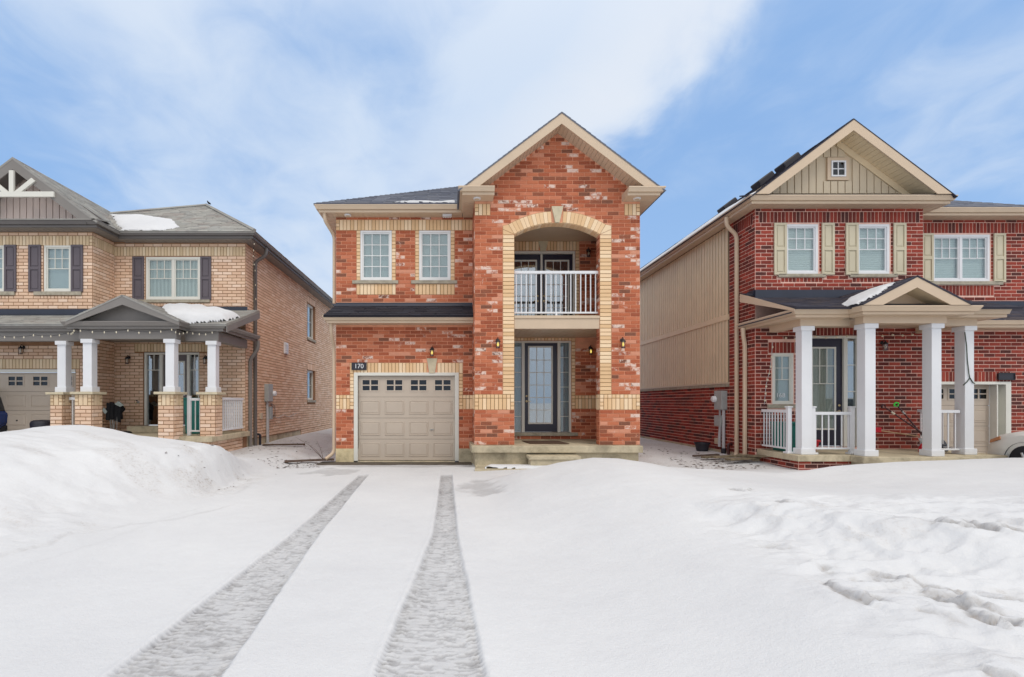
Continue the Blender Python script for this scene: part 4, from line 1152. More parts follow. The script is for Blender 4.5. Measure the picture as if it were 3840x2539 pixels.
# balcony floor, beam, soffit, railing
MB().box(OX0 - .02, OX1 + .02, 11.80, 13.549, 3.30, 3.52).build('balcony_floor', 'concrete', HM)
bm_ = MB(); bm_.box(OX0, OX1, 11.74, 11.80, 3.20, 3.44); bm_.box(OX0, OX1, 11.715, 11.80, 3.44, 3.50)
bm_.build('balcony_beam', 'beige_trim', HM, bevel=.004)
soffit(HM, PX0 + .26, PX1 - .26, 11.995, 13.545, 3.225, 'beige_trim', 'x', .15)
soffit(HM, OX0, OX1, 11.80, 11.985, 3.226, 'beige_trim', 'x', .15)
railing(HM, (OX0 + .003, 11.86), (OX1 - .003, 11.86), 3.57, 4.565, 17, bw=.022)
MB().lathe((2.47, 11.84, 3.50), [(.035, 0), (.02, .06), (.012, .075)], 10).build('railing_foot', 'bright_white', HM)
# porch slab, foundation, step
MB().box(.47, 4.36, 11.47, 13.6, .35, .508).build('porch_slab', 'concrete', HM, bevel=.012)
MB().box(.56, 4.30, 11.60, 13.6, -.4, .35).build('porch_base', 'concrete', HM)
MB().box(PX1 - .2, PX1 + .01, 13.5, 21, -.4, .33).build('foundation', 'concrete', HM)
stp = MB(); stp.box(1.72, 2.86, 11.10, 11.60, .235, .31); stp.box(1.76, 2.82, 11.14, 11.60, -.2, .235); stp.build('porch_step', 'concrete', HM, bevel=.01)
MB().slab([(.52, 10.98, .0), (4.3, 10.98, .0), (4.3, 11.6, .02), (.60, 11.6, .02)], (0, 0, .045)).build('walkway', 'concrete', label='concrete apron slab in front of the middle porch, half under snow', kind='structure')
snow_patch((0.75, 11.02, .05), (1, 0, 0), (0, 1, 0), [(0, .05), (3.4, .0), (3.4, .5), (1.0, .42), (.12, .38)], .05, 'thin slab of snow lying on the concrete apron before the middle porch', name='snow_patch', seed=4, jag=.08, edge=.08)
# --- roofs
s_m = .757
gz_e = 6.33
roofm = MB()
# gable roof over the tower: two planes from x=.17 / 4.78 up to the ridge
ry0, ry1 = 11.26, 16.2; zr = 7.955; xr = 2.4725
xl, xrr = .165, 4.785
zl = zr - s_m * (xr - xl); zrt = zr - s_m * (xrr - xr)
shingles('gable_roof', 'grey_shingle', HM, [(xl, ry1, zl), (xl, ry0, zl), (xr, ry0, zr), (xr, ry1, zr)], base=.02)
shingles('gable_roof', 'grey_shingle', HM, [(xrr, ry0 + .004, zrt), (xrr, ry1, zrt), (xr, ry1, zr + .003), (xr, ry0 + .004, zr + .003)], base=.02)
Ff = Fr('front', 11.30)
for sg in (-1, 1):
    xe = .30 if sg < 0 else 4.64
    def zt(x): return zr - .02 - s_m * abs(x - xr)
    MB(Ff).prism([(xr + sg * 2.143, 6.313), (xr, zt(xr)), (xr, zt(xr) - .235), (xr + sg * 1.832, 6.313)], 0, .025).build('rake_board', 'beige_trim', HM)
    # sloping soffit planks under the rake
    xe = xr + sg * 1.80
    base = MB().slab([(xe, 11.30, zt(xe) - .20), (xr, 11.30, zt(xr) - .20), (xr, 11.73, zt(xr) - .20), (xe, 11.73, zt(xe) - .20)], (0, 0, .02)).build('rake_soffit', 'beige_trim', HM)
    L = abs(xr - xe); n = 22
    for k in range(n):
        a = xe + (xr - xe) * (k + .04) / n; b = xe + (xr - xe) * (k + .96) / n
        MB().slab([(a, 11.30, zt(a) - .215), (b, 11.30, zt(b) - .215), (b, 11.728, zt(b) - .215), (a, 11.728, zt(a) - .215)], (0, 0, .013)).build('soffit_plank', 'beige_trim', base, loc=((a + b) / 2, 11.5, zt((a + b) / 2) - .215))
# main hip roof
sh = .54; e0 = (-3.33, 12.29); zz0 = 6.325; half = 4.06; ridge_y = 12.29 + half; xrid0 = -3.33 + half; xrid1 = 4.79 - half; zrid = zz0 + sh * half
shingles('main_roof', 'grey_shingle', HM, [(-3.33, 12.29, zz0), (2.4, 12.29, zz0), (2.4, ridge_y, zrid), (xrid0, ridge_y, zrid)], .14, .32, .014)
shingles('main_roof', 'grey_shingle', HM, [(-3.33, 21.2, zz0), (-3.33, 12.29, zz0), (xrid0, ridge_y, zrid), (xrid0, 21.2, zrid)], tabs=False)
shingles('main_roof', 'grey_shingle', HM, [(4.79, 13, zz0), (4.79, 21.2, zz0), (xrid1, 21.2, zrid), (xrid1, 16, zrid)], tabs=False)
snow_patch((-3.33, 12.33, zz0 + .02), (1, 0, 0), (0, 1, sh), [(1.9, 0), (3.45, 0), (3.45, .16), (2.4, .12)], .05, 'narrow strip of snow along the upper gutter beside the brick gable', seed=9, edge=.1)
# downspouts
downspout(HM, arcpts([(-3.10, 12.45, 6.16), (-3.10, 12.47, 5.98), (-2.955, 12.86, 5.72), (-2.955, 12.86, 4.0)]), 'beige_trim', .042)
downspout(HM, arcpts([(-2.93, 12.40, 3.45), (-2.93, 12.42, 3.22), (-2.95, 12.80, 2.90), (-2.95, 12.80, .22), (-3.12, 12.62, .08)]), 'beige_trim', .042)
# soffit vent + pot lights
v = MB(); v.box(-.20, 0.03, 12.50, 12.62, 6.10, 6.142)
sv = v.build('soffit_vent', 'bright_white', HM)
for k in range(5): MB().box(-.185 + k * .042, -.160 + k * .042, 12.49, 12.62, 6.085, 6.10).build('vent_slat', 'bright_white', sv)
for (x, y) in ((-2.55, 12.56), (.60, 11.53), (4.24, 11.53)):
    pl = MB().lathe((x, y, 6.112), [(.075, 0), (.085, .01), (.085, .03)], 18).build('pot_light', 'bright_white', HM, smooth=True)
    MB().lathe((x, y, 6.108), [(.055, 0), (.055, .004)], 18).build('pot_light_lens', 'cream_siding', pl)
# lanterns
lantern((-.467, 12.74, 2.84), 'lit wall lantern just above the keystone over the middle garage door')
lantern((1.085, 11.72, 2.93), 'lit wall lantern on the left brick pier beside the arched entrance')
lantern((3.955, 11.72, 2.93), 'lit wall lantern on the right brick pier of the arched entrance')
lantern((3.72, 13.54, 2.95), 'lit wall lantern deep in the porch to the right of the dark front door')
lantern((3.66, 13.54, 5.55), 'unlit wall lantern on the balcony to the right of the upper doors', lit=False)
# house number
pq = thing('number_plaque', (-2.30, 12.74, 2.40), 'black house number plaque reading 170 over the left end of the garage lintel', 'house number')
MB().box(-2.486, -2.11, 12.70, 12.742, 2.305, 2.49).build('plate', 'black_plastic', pq, bevel=.006)
text_mesh('170', .16, 'numerals', 'bright_white', pq, (-2.298, 12.698, 2.398), (R(90), 0, 0))
dm = MB().slab([(1.88, 11.95, .510), (2.80, 11.95, .510), (2.72, 12.85, .510), (1.80, 12.85, .510)], (0, 0, .015)).build('doormat', 'doormat_brown', label='brown doormat lying on the concrete porch before the dark glazed door', cat='doormat')
flush_bricks(HM)
# ================================================================== left house
HL = thing('brick_house', (-9.0, 13.7, 0), 'peach brick house on the left with dark shutters, grey porch gable and white tapered columns', 'house')
YA, YB, XC, XR = 13.70, 14.58, -9.68, -5.905
A = Fr('front', YA); B = Fr('front', YB); SC = Fr('right', XC); SR = Fr('right', XR)
PB, SB, TM = 'peach_brick', 'sand_brick', 'tan_mortar'
gx0, gx1 = -14.2, -10.14       # garage opening
wa_holes = [(gx0 - .0, gx1, .2, 2.38), (-10.99, -10.25, 4.49, 5.73), (-12.79, -12.05, 4.49, 5.73)]
wa = wall_body('wall', TM, HL, A, -15.0, XC - .003, .25, 6.12, wa_holes)
exA = [(gx0, gx1, 0, 2.46), (gx0, gx1 + .11, 2.37, 2.67), (gx1, gx1 + .11, .2, 2.37), (-15, XC, 5.73, 6.0), (-15, XC, 3.05, 4.0)]
for a, b in ((-10.99, -10.25), (-12.79, -12.05)):
    exA += [(a - .02, b + .02, 4.47, 5.73), (a - .26, b + .28, 4.38, 4.47), (a - .10, b + .10, 4.29, 4.38)]
stretchers(HL, wa, A, -15.0, XC, .42, 6.12, exA, PB, anchor=XC)
soldiers(HL, wa, A, -15.0, XC - .09, 5.73, 6.0, SB); stack(HL, wa, A, XC - .09, XC, 5.73, 6.0, SB)
soldiers(HL, wa, A, gx0, gx1 + .11, 2.40, 2.67, SB); stack(HL, wa, A, gx1 + .005, gx1 + .105, .42, 2.40, PB)
for a, b in ((-10.99, -10.25), (-12.79, -12.05)):
    soldiers(HL, wa, A, a - .10, b + .10, 4.29, 4.38, PB)
    window(HL, A, a, b, 4.49, 5.735, 1, 3, 2, .50, .055, 'grey_white_paint', 'grey_blind', sill=(a - .26, b + .28, 4.385, 4.485), rec=-.02)
    shutter(HL, A, a - .40, a - .07, 4.48, 5.745, 'purple_shutter'); shutter(HL, A, b - .0 + .005, b + .325, 4.48, 5.745, 'purple_shutter')
# return wall
ws = MB(SC).box(YA + .003, YB, -.25, 0, .25, 6.117).build('wall', TM, HL)
stretchers(HL, ws, SC, YA, YB, .42, 6.12, [(YA, YB, 5.73, 6.0)], PB); soldiers(HL, ws, SC, YA + .09, YB, 5.73, 6.0, SB); stack(HL, ws, SC, YA, YA + .09, 5.73, 6.0, SB)
# wall B
dxa, dxb = -8.84, -7.236
wb_ = wall_body('wall', TM, HL, B, XC - .2, XR - .003, .25, 6.197, [(dxa, dxb, .75, 2.94), (-8.763, -7.198, 4.45, 5.67)])
exB = [(dxa, dxb, .6, 2.95), (dxa - .25, dxb + .25, 2.91, 3.18), (-8.783, -7.178, 4.45, 5.70), (XC, XR, 5.70, 5.97), (-9.05, -6.92, 4.35, 4.45), (-8.9, -7.1, 4.26, 4.35)]
stretchers(HL, wb_, B, XC, XR, .39, 6.08, exB, PB, phase=.05)
soldiers(HL, wb_, B, XC, XR - .09, 5.70, 5.97, SB); stack(HL, wb_, B, XR - .09, XR, 5.70, 5.97, SB)
soldiers(HL, wb_, B, dxa - .25, dxb + .25, 2.945, 3.18, SB); soldiers(HL, wb_, B, -8.9, -7.1, 4.26, 4.35, PB)
window(HL, B, -8.763, -7.198, 4.45, 5.675, 2, 3, 2, .50, .06, 'grey_white_paint', 'curtain', sill=(-9.05, -6.92, 4.36, 4.445), rec=-.02)
shutter(HL, B, -9.14, -8.81, 4.44, 5.68, 'purple_shutter'); shutter(HL, B, -7.19, -6.88, 4.44, 5.68, 'purple_shutter')
# long side wall
sw = [(20.9, 22.0, 4.18, 5.62), (20.9, 22.0, 1.59, 2.84)]
wr = wall_body('side_wall', TM, HL, SR, YB + .003, 27.5, .40, 6.2, sw)
exS = [(20.8, 22.1, 4.05, 5.62), (20.8, 22.1, 1.46, 2.84), (20.9, 22.0, 5.62, 5.89), (20.9, 22.0, 2.84, 3.11)]
stretchers(HL, wr, SR, YB, 27.5, .42, 6.08, exS, PB)
for q in ((5.62, 5.89), (2.84, 3.11)): soldiers(HL, wr, SR, 20.9, 22.0, q[0], q[1], PB)
for h in sw:
    window(HL, SR, h[0], h[1], h[2], h[3], 1, 1, 1, .5, .06, 'grey_white_paint', 'grey_blind', rec=-.10, sill=(h[0] - .08, h[1] + .08, h[2] - .10, h[2] - .005))
low = MB(SR); low.box(20.0, 22.4, -.25, -.01, .05, .40); low.box(22.4, 27.5, -.25, -.01, -.4, .40)
lw = low.build('side_wall', TM, HL)
stretchers(HL, lw, Fr('right', XR - .01), 20.0, 22.4, .06, .42, (), PB); stretchers(HL, lw, Fr('right', XR - .01), 22.4, 27.5, -.21, .42, (), PB)
MB(SR).box(YB + .01, 22.4, -.25, -.02, -.6, .40).build('foundation', 'concrete', HL)
# roof
s_l = .757; xg, zg, yg0, yg1 = -11.44, 7.90, 13.22, 17.0
xe_l, xe_r = -13.66, -9.22
zle = zg - s_l * (xe_r - xg)
shingles('gable_roof', 'weathered_shingle', HL, [(xe_r, yg0, zle), (xe_r, 14.25, zle), (-10.62, 15.85, zg - s_l * .82), (xg, 17.1, zg), (xg, yg0, zg)], base=.05)
shingles('gable_roof', 'weathered_shingle', HL, [(xe_l, yg1, zle), (xe_l, yg0 + .004, zle), (xg, yg0 + .004, zg + .003), (xg, yg1, zg + .003)], base=.05, tabs=False)
AF = Fr('front', 13.26)
def zl_(x): return zg - .05 - s_l * abs(x - xg)
for sg in (-1, 1):
    xe = xg + sg * 2.12
    MB(AF).prism([(xg + sg * 2.07, 6.283), (xg, zl_(xg)), (xg, zl_(xg) - .27), (xg + sg * 1.717, 6.283)], 0, .03).build('rake_board', 'slate_trim', HL)
    xe = xg + sg * 1.9
    MB().slab([(xe, 13.26, zl_(xe) - .25), (xg, 13.26, zl_(xg) - .25), (xg, 13.7, zl_(xg) - .25), (xe, 13.7, zl_(xe) - .25)], (0, 0, .02)).build('rake_soffit', 'dark_slate_gutter', HL)
gw = MB(Fr('front', 13.80)).prism([(-13.6, 6.35), (-9.28, 6.35), (xg, zg - .1)], -.05, 0).build('gable_wall', 'dark_slate_gutter', HL)
planks(gw, Fr('front', 13.80), -13.5, -9.38, .178, lambda x: (6.40, zl_(x) - .12), 'mauve_siding', 'siding_plank', 0, .03, .022)
MB().slab([(-13.6, 13.22, 6.29), (-9.25, 13.22, 6.29), (-9.25, 13.80, 6.43), (-13.6, 13.80, 6.43)], (0, 0, -.03)).build('pent_roof', 'weathered_shingle', HL)
# decorative truss
T = Fr('front', 13.24)
tr = MB(T).box(-12.55, -10.33, .0, .06, 6.845, 6.98).build('gable_truss', 'grey_white_paint', HL, loc=(xg, 13.2, 6.85))
MB(T).prism([(xg - .06, 6.98), (xg + .06, 6.98), (xg + .06, zl_(xg + .06) - .27), (xg - .06, zl_(xg + .06) - .27)], .0, .055).build('king_post', 'grey_white_paint', tr)
for sg in (-1, 1):
    MB(T).prism([(xg + sg * .08, 6.985), (xg + sg * .26, 6.985), (xg + sg * .62, 7.26), (xg + sg * .52, 7.34)], .0, .05).build('brace', 'grey_white_paint', tr)
zeL = 6.26
sl = .656
shingles('main_roof', 'weathered_shingle', HL, [(-9.22, 14.11, zeL), (-5.45, 14.11, zeL), (-8.07, 16.73, zeL + sl * 2.62), (-10.58, 15.75, zeL + sl * 1.64), (-10.4, 15.3, zeL + sl * 1.19)], .14, .32, .014, base=.05)
shingles('main_roof', 'weathered_shingle', HL, [(-5.45, 14.11, zeL), (-5.45, 27.8, zeL), (-8.07, 27.8, zeL + sl * 2.62), (-8.07, 16.73, zeL + sl * 2.62)], .14, .32, .012, base=.05)
MB().tube([(-5.47, 14.13, zeL + .03), (-8.07, 16.73, zeL + sl * 2.62 + .03)], .055, 5).build('hip_cap', 'weathered_shingle', HL)
MB().tube([(-8.07, 16.73, zeL + sl * 2.62 + .02), (-10.58, 15.75, zeL + sl * 1.64 + .02)], .05, 5).build('ridge_cap', 'weathered_shingle', HL)
se = Vector((0, 1, sl)).normalized()
snow_patch((-9.22, 14.11, zeL), (1, 0, 0), se, [(.05, .05), (1.2, .05), (1.5, .4), (.85, 1.3), (-.35, 1.86), (-1.3, 1.9), (-.6, .9)], .05, 'smooth patch of snow in the roof valley of the left house', seed=21)
DG = 'dark_slate_gutter'
gutter(HL, [(-15, 13.37), (-9.35, 13.37), (-9.35, 14.25), (-5.58, 14.25), (-5.58, 27.5)], 6.275, DG, DG)
soffit(HL, -15, -9.36, 13.38, YA - .005, 6.10, 'slate_trim', 'x', .15); soffit(HL, XC + .01, -9.37, YA, YB - .01, 6.10, 'slate_trim', 'y', .15)
soffit(HL, -9.35, -5.60, 14.26, YB - .005, 6.08, 'slate_trim', 'x', .15); soffit(HL, XR + .001, -5.60, YB, 27.5, 6.08, 'slate_trim', 'y', .3)
# porch floor
MB().box(-15, -8.0, 12.42, 14.5, .40, .65).build('porch_floor', 'concrete', HL) if False else None
MB().box(-9.6, -5.77, 12.25, YB, .53, .665).build('porch_slab', 'concrete', HL, bevel=.015)
pb = MB().box(-9.5, -5.87, 12.36, YB, .06, .53).build('porch_wall', TM, HL)
stretchers(HL, pb, Fr('right', -5.87), 12.36, YB - .3, .17, .53, (), PB); stretchers(HL, pb, Fr('front', 12.36), -9.4, -5.87, .17, .53, (), PB)
MB().box(-9.45, -5.86, 12.40, YB + .02, -.5, .06).build('foundation', 'concrete', HL)
MB().box(-5.95, XR + .015, YB - .3, YB + .3, -.5, .56).build('foundation', 'concrete', HL)
MB().box(-8.95, -7.1, 14.0, YB, .665, .83).build('door_step', 'concrete', HL, bevel=.01)
# porch roof
zg_t = 3.41; zf = 3.985
PR = [(-15, 12.42, zg_t), (-5.53, 12.42, zg_t), (-5.53, YA, 3.96), (-15, YA, 3.96)]
shingles('porch_roof', 'weathered_shingle', HL, [(-15, 12.40, zg_t), (XC, 12.40, zg_t), (XC, YA, zg_t + .345 * 1.3), (-15, YA, zg_t + .345 * 1.3)], .12, .31, .012)
shingles('porch_roof', 'weathered_shingle', HL, [(XC, 12.40, zg_t), (-5.50, 12.40, zg_t), (-5.50, YB, zg_t + .335 * 2.18), (XC, YB, zg_t + .335 * 2.18)], .12, .31, .012)
MB(A).box(-15, XC, 0, .03, 3.84, 4.01).build('flashing', 'flashing', HL); MB().slab([(-15, 13.55, 3.82), (XC + .02, 13.55, 3.82), (XC + .02, 13.69, 3.875), (-15, 13.69, 3.875)], (0, 0, .012)).build('flashing', 'flashing', HL)
MB(B).box(-8.9, XR + .06, .0, .05, 4.10, 4.24).build('flashing', 'flashing', HL)
MB().slab([(-5.50, 12.42, 3.36), (-5.50, YB - .03, 3.36 + .335 * 2.15), (-5.50, YB - .03, 3.18 + .335 * 2.15), (-5.50, 12.42, 3.22)], (.02, 0, 0)).build('verge_board', 'slate_trim', HL)
gutter(HL, [(-15, 12.55), (-9.13, 12.55), (-9.13, 12.12), (-6.51, 12.12), (-6.51, 12.55), (-5.65, 12.55), (-5.65, YB + .15)], 3.42, 'slate_trim', 'slate_trim')
MB().slab([(-5.66, 12.56, 3.30), (-5.53, 12.56, 3.40), (-5.53, YB, 3.40), (-5.9, YB, 3.55), (-5.9, 12.56, 3.5)], (0, 0, -.02)).build('return_roof', 'weathered_shingle', HL)
# porch gable
PG = Fr('front', 11.98); pgx = -7.75; pgz = 4.00; sp = .45
for sg in (-1, 1):
    xe = pgx + sg * 1.34
    def zp(x): return pgz - sp * abs(x - pgx)
    MB(PG).prism([(xe, zp(xe)), (pgx, zp(pgx)), (pgx, zp(pgx) - .20), (xe, zp(xe) - .20 + .12)], 0, .03).build('rake_board', 'slate_trim', HL)
    q = [(xe, 11.94, zp(xe) + .03), (xe, 13.3, zp(xe) + .03), (pgx, 14.5, pgz + .03), (pgx, 11.94, pgz + .03)]
    shingles('gable_roof', 'weathered_shingle', HL, q, .12, .31, .012, base=.03)
MB(Fr('front', 12.22)).prism([(pgx - 1.3, 3.38), (pgx + 1.3, 3.38), (pgx, pgz - .06)], -.04, 0).build('gable_panel', 'slate_trim', HL)
# beams and ceiling
for a, b, y in ((-15, -8.95, 12.60), (-8.95, -6.60, 12.20), (-6.60, -5.77, 12.60)):
    MB().box(a, b - .003, y, y + .20, 3.02, 3.26).build('porch_beam', 'slate_trim', HL, bevel=.005)
MB().box(-5.97, -5.772, 12.80, YB - .2, 3.021, 3.26).build('porch_beam', 'slate_trim', HL, bevel=.005)
for a, b, y0, y1 in ((-15, -9.7, 12.8, YA), (-9.66, -6.0, 12.8, YB - .01), (-8.9, -6.62, 12.41, 12.8)):
    soffit(HL, a, b, y0, y1, 3.215, 'slate_trim', 'x', .2, 'porch_ceiling')
# pedestals and columns
def pedestal(x0, x1, y0, y1, z0, z1):
    p = MB().box(x0, x1, y0, y1, z0, z1 - .06).build('brick_pedestal', TM, HL, loc=((x0 + x1) / 2, (y0 + y1) / 2, z0))
    MB().box(x0 - .07, x1 + .07, y0 - .07, y1 + .07, z1 - .06, z1).build('pedestal_cap', 'stone_key', p, bevel=.008)
    F1 = Fr('front', y0); F2 = Fr('right', x1); zt = z1 - .06; zs = zt - .27
    stretchers(HL, p, F1, x0, x1, zs - .81, zs, (), PB, anchor=x0); stretchers(HL, p, F2, y0, y1, zs - .81, zs, (), PB, anchor=y0 + .1)
    stack(HL, p, F1, x0, x0 + .09, zs, zt, SB); soldiers(HL, p, F1, x0 + .09, x1 - .09, zs, zt, SB); stack(HL, p, F1, x1 - .09, x1, zs, zt, SB)
    stack(HL, p, F2, y0, y0 + .09, zs, zt, SB); soldiers(HL, p, F2, y0 + .09, y1 - .09, zs, zt, SB); stack(HL, p, F2, y1 - .09, y1, zs, zt, SB)
    return p
peds = [(-9.88, -9.58, 12.50, 12.80), (-8.94, -8.54, 12.05, 12.42), (-6.96, -6.58, 12.05, 12.46), (-6.16, -5.78, 12.45, 12.82)]
cols_ = [(-9.77, -9.56, 12.58, 12.78), (-8.845, -8.63, 12.18, 12.38), (-6.86, -6.65, 12.18, 12.38), (-6.04, -5.835, 12.58, 12.78)]
for p, c in zip(peds, cols_):
    pedestal(*p, .663, 1.745); column(HL, *c, 1.745, 3.02)
# railings
railing(HL, (-9.56, 12.72), (-8.98, 12.72), .74, 1.62, 4, 'bright_white')
railing(HL, (-6.535, 12.64), (-6.20, 12.64), .76, 1.60, 3, 'bright_white', posts=(False, False))
MB().box(-6.56 - .0, -6.48, 12.60, 12.68, .667, 1.66).build('newel_post', 'bright_white', HL, bevel=.006)
railing(HL, (-5.87, 12.90), (-5.87, 14.30), .76, 1.62, 12, 'bright_white', bw=.028)
# door with sidelites
fr = MB(B)
for a, b in ((dxa, dxa + .07), (-8.40, -8.31), (-7.61, -7.53), (dxb - .05, dxb)): fr.box(a, b, -.18, -.03, .83, 2.87)
fr.box(dxa, dxb, -.18, -.03, 2.87, 2.93)
ld = fr.build('entrance_door', 'grey_white_paint', HL, bevel=.005, loc=((dxa + dxb) / 2, YB, .83))
door_slab(ld, B, -8.31, -7.61, .84, 2.87, -.09, (-8.12, -7.72, 1.72, 2.66), 3, 1, .62, 'grey_door')
door_handle(ld, B, -8.25, 1.72, -.09, 'steel')
for a, b in ((dxa + .07, -8.40), (-7.53, dxb - .05)):
    glazing(ld, B, a, b, .86, 2.87, -.09, 2, 1, .78, .022, 'grey_white_paint', 'mirror_glass'); MB(B).box(a, b, -.17, -.16, .84, 2.87).build('blind', 'dark_interior', ld)
lg = garage_door(HL, A, gx0, gx1 - .02, .25, 2.30, .10, cols=6, trim=0)
MB(A).box(gx0, gx1, -.05, .02, 2.305, 2.385).build('door_trim', 'grey_white_paint', lg)
MB(A).lathe(A(-11.8, -.10, 1.0), [(.02, 0), (.02, .03)], 8, (0, -1, 0)).build('lock', 'black_metal', lg)
lantern((-11.53, YA - .01, 2.98), 'unlit black wall lantern over the taupe garage door of the left house', lit=False)
lantern((-9.24, YB - .01, 2.78), 'unlit black wall lantern on peach brick left of the porch door', lit=False)
lantern((-7.02, YB - .01, 2.78), 'unlit black wall lantern right of the porch door, half behind a white column', lit=False)
# downspouts
downspout(HL, arcpts([(-5.55, 15.25, 6.13), (-5.55, 15.22, 5.90), (-5.84, 15.15, 5.70), (-5.84, 15.15, .15), (-5.72, 15.05, .05)]), DG, .052)
downspout(HL, arcpts([(-5.60, 14.72, 3.30), (-5.60, 14.74, 3.05), (-5.845, 14.78, 2.75), (-5.845, 14.78, .18), (-5.70, 14.6, .05)]), 'slate_trim', .052)
MB().tube(arcpts([(-5.90, 15.42, .52), (-5.80, 15.42, .52), (-5.80, 15.42, .12)]), .035, 8).build('drain_elbow', 'black_plastic', HL, smooth=True)
# meter on the side wall
mt = thing('electric_meter', (-5.90, 16.3, 1.8), 'grey electric meter box with round white meter and loose wires on the peach side wall', 'electric meter')
MB(SR).box(16.05, 16.45, 0, .14, 1.52, 2.08).build('meter_box', 'meter_grey', mt, bevel=.01)
MB(SR).lathe(SR(16.50, .14, 1.78), [(.085, -.02), (.085, .06), (.06, .09), (.01, .095)], 16, (1, 0, 0)).build('meter', 'bright_white', mt, smooth=True)
MB(SR).tube([SR(16.15, .06, 1.52), SR(16.15, .06, .02)], .035, 8).build('conduit', 'conduit_grey', mt)
MB(SR).tube([SR(16.30, .05, 1.3), SR(16.27, .05, .02)], .022, 6).build('conduit', 'conduit_grey', mt)
MB(SR).box(16.28, 16.48, 0, .12, .95, 1.35).build('junction_box', 'meter_grey', mt, bevel=.008)
for k in range(4): MB().tube([SR(16.3, .12, 1.46 - .02 * k), SR(16.62, .14, 1.40 - .04 * k), SR(16.75, .1, 1.18 - .06 * k), SR(16.62, .04, .98)], .006, 5).build('wire', 'black_metal', mt)
MB().tube([SR(16.6, .03, 1.05), SR(17.3, .03, .97), SR(17.8, .03, 1.06), SR(18.4, .03, .96), SR(19.3, .03, 1.08)], .007, 5).build('wire', 'conduit_grey', mt)
MB(SR).box(15.62, 15.8, 0, .06, .98, 1.16).build('utility_box', 'cream_siding', HL, bevel=.006)
dv = MB(SR).box(17.9, 18.25, 0, .06, 3.22, 3.62).build('dryer_vent', 'bright_white', HL)
for k in range(4): MB(SR).box(17.94, 18.21, .06, .085, 3.26 + k * .085, 3.31 + k * .085).build('vent_slat', 'bright_white', dv)
# snow on the porch roof
O = Vector((-9.68, 12.40, zg_t + .02)); sp2 = Vector((0, 1, .335)).normalized()
snow_patch(O, (1, 0, 0), sp2, [(1.45, 2.15), (2.2, 2.2), (2.9, 1.95), (3.6, 1.45), (4.15, .95), (4.05, .35), (3.3, -.02), (2.55, -.02), (2.2, .5), (1.75, 1.4)], .24, 'thick pillow of snow on the porch roof right of the grey gable', seed=33, jag=.06, edge=.35)
flush_bricks(HL)
# string lights on the porch
def string_lights(path, n, label, cat='string lights', sag=.04, bulb='dull_bulb', r=.016, wire='black_metal', drop=.03):
    P = [Vector(p) for p in path]; t = thing('string_lights', P[0], label, cat)
    pts = []
    for a, b in zip(P[:-1], P[1:]):
        for k in range(8):
            w = k / 8; q = a.lerp(b, w); q.z -= sag * 4 * w * (1 - w); pts.append(q)
    pts.append(P[-1]); MB().tube(pts, .005, 5).build('wire', wire, t)
    me = None
    for k in range(n):
        f = (k + .5) / n * (len(pts) - 1); i = int(f); q = pts[i].lerp(pts[i + 1], f - i) + Vector((0, -.012, -drop * (.6 + .8 * random.random())))
        if me is None:
            o = MB().lathe(q, [(.003, .03), (r * .7, .018), (r, 0), (r * .5, -.018), (.001, -.026)], 7).build('light_bulb', bulb, t, loc=q, smooth=True); me = o.data
        else:
            o = bpy.data.objects.new('light_bulb', me); COL.objects.link(o); o.parent = t; o.location = q - wloc(t)
    return t
string_lights([(-12.2, 12.40, 3.20), (-11.2, 12.40, 3.16), (-10.2, 12.40, 3.15), (-9.3, 12.40, 3.22), (-8.9, 12.0, 3.25), (-7.7, 12.0, 3.22), (-6.6, 12.0, 3.23), (-6.45, 12.45, 3.25), (-5.8, 12.5, 3.25)], 34, 'string of small clear bulbs drooping under the grey porch gutter of the left house', r=.014, sag=.06)
string_lights([(-5.55, 14.35, 6.10), (-5.65, 14.5, 5.75), (-5.80, 15.05, 5.4), (-5.79, 15.08, 4.4)], 7, 'short strand of clear bulbs hanging from the upper eave corner above the dark downspout', r=.013)

# ================================================================== right house
HR = thing('brick_house', (9.3, 12.13, 0), 'dark red brick house on the right with beige shutters and tall white porch columns', 'house')
YC, YD, YE, XL, XM, XW = 12.13, 12.88, 12.40, 7.29, 11.31, 15.5
C = Fr('front', YC); D = Fr('front', YD); E = Fr('front', YE); SL = Fr('left', XL)
DB, PM = 'dark_red_brick', 'pale_mortar'
wC = [(8.10, 8.52, 4.60, 5.79), (9.86, 10.42, 4.60, 5.79)]
# windows on C
w1 = ((3.0, 1), )
u1a, u1b = (2944 - 1690) * YC / FPX, (3068 - 1690) * YC / FPX     # 8.01 .. 8.80
u2a, u2b = (3212 - 1690) * YC / FPX, (3336 - 1690) * YC / FPX
zca, zcb = 4.57, 5.76
dx0, dx1 = 8.50, 9.80
lw0, lw1 = 7.70, 8.20
wc = wall_body('wall', PM, HR, C, XL + .003, XM, .25, 6.16, [(u1a, u1b, zca, zcb), (u2a, u2b, zca, zcb), (lw0, lw1, 1.45, 2.67), (dx0, dx1, .42, 3.08)])
exC = [(u1a - .02, u1b + .02, zca, zcb + .05), (u2a - .02, u2b + .02, zca, zcb + .05), (XL, XM, 5.79, 6.06), (lw0 - .02, lw1 + .02, 1.45, 2.69), (lw0 - .1, lw1 + .12, 2.67, 2.94), (dx0, dx1, .3, 3.09), (dx0 - .1, dx1 + .1, 3.08, 3.30), (u1a - .2, u1b + .2, zca - .09, zca), (u2a - .2, u2b + .2, zca - .09, zca), (lw0 - .12, lw1 + .12, 1.35, 1.46), (XL, XM, 3.42, 3.9)]
for a, b in ((u1a, u1b), (u2a, u2b)): exC.append((a - .1, b + .1, zca - .20, zca - .09))
stretchers(HR, wc, C, XL, XM, .30, 6.16, exC, DB)
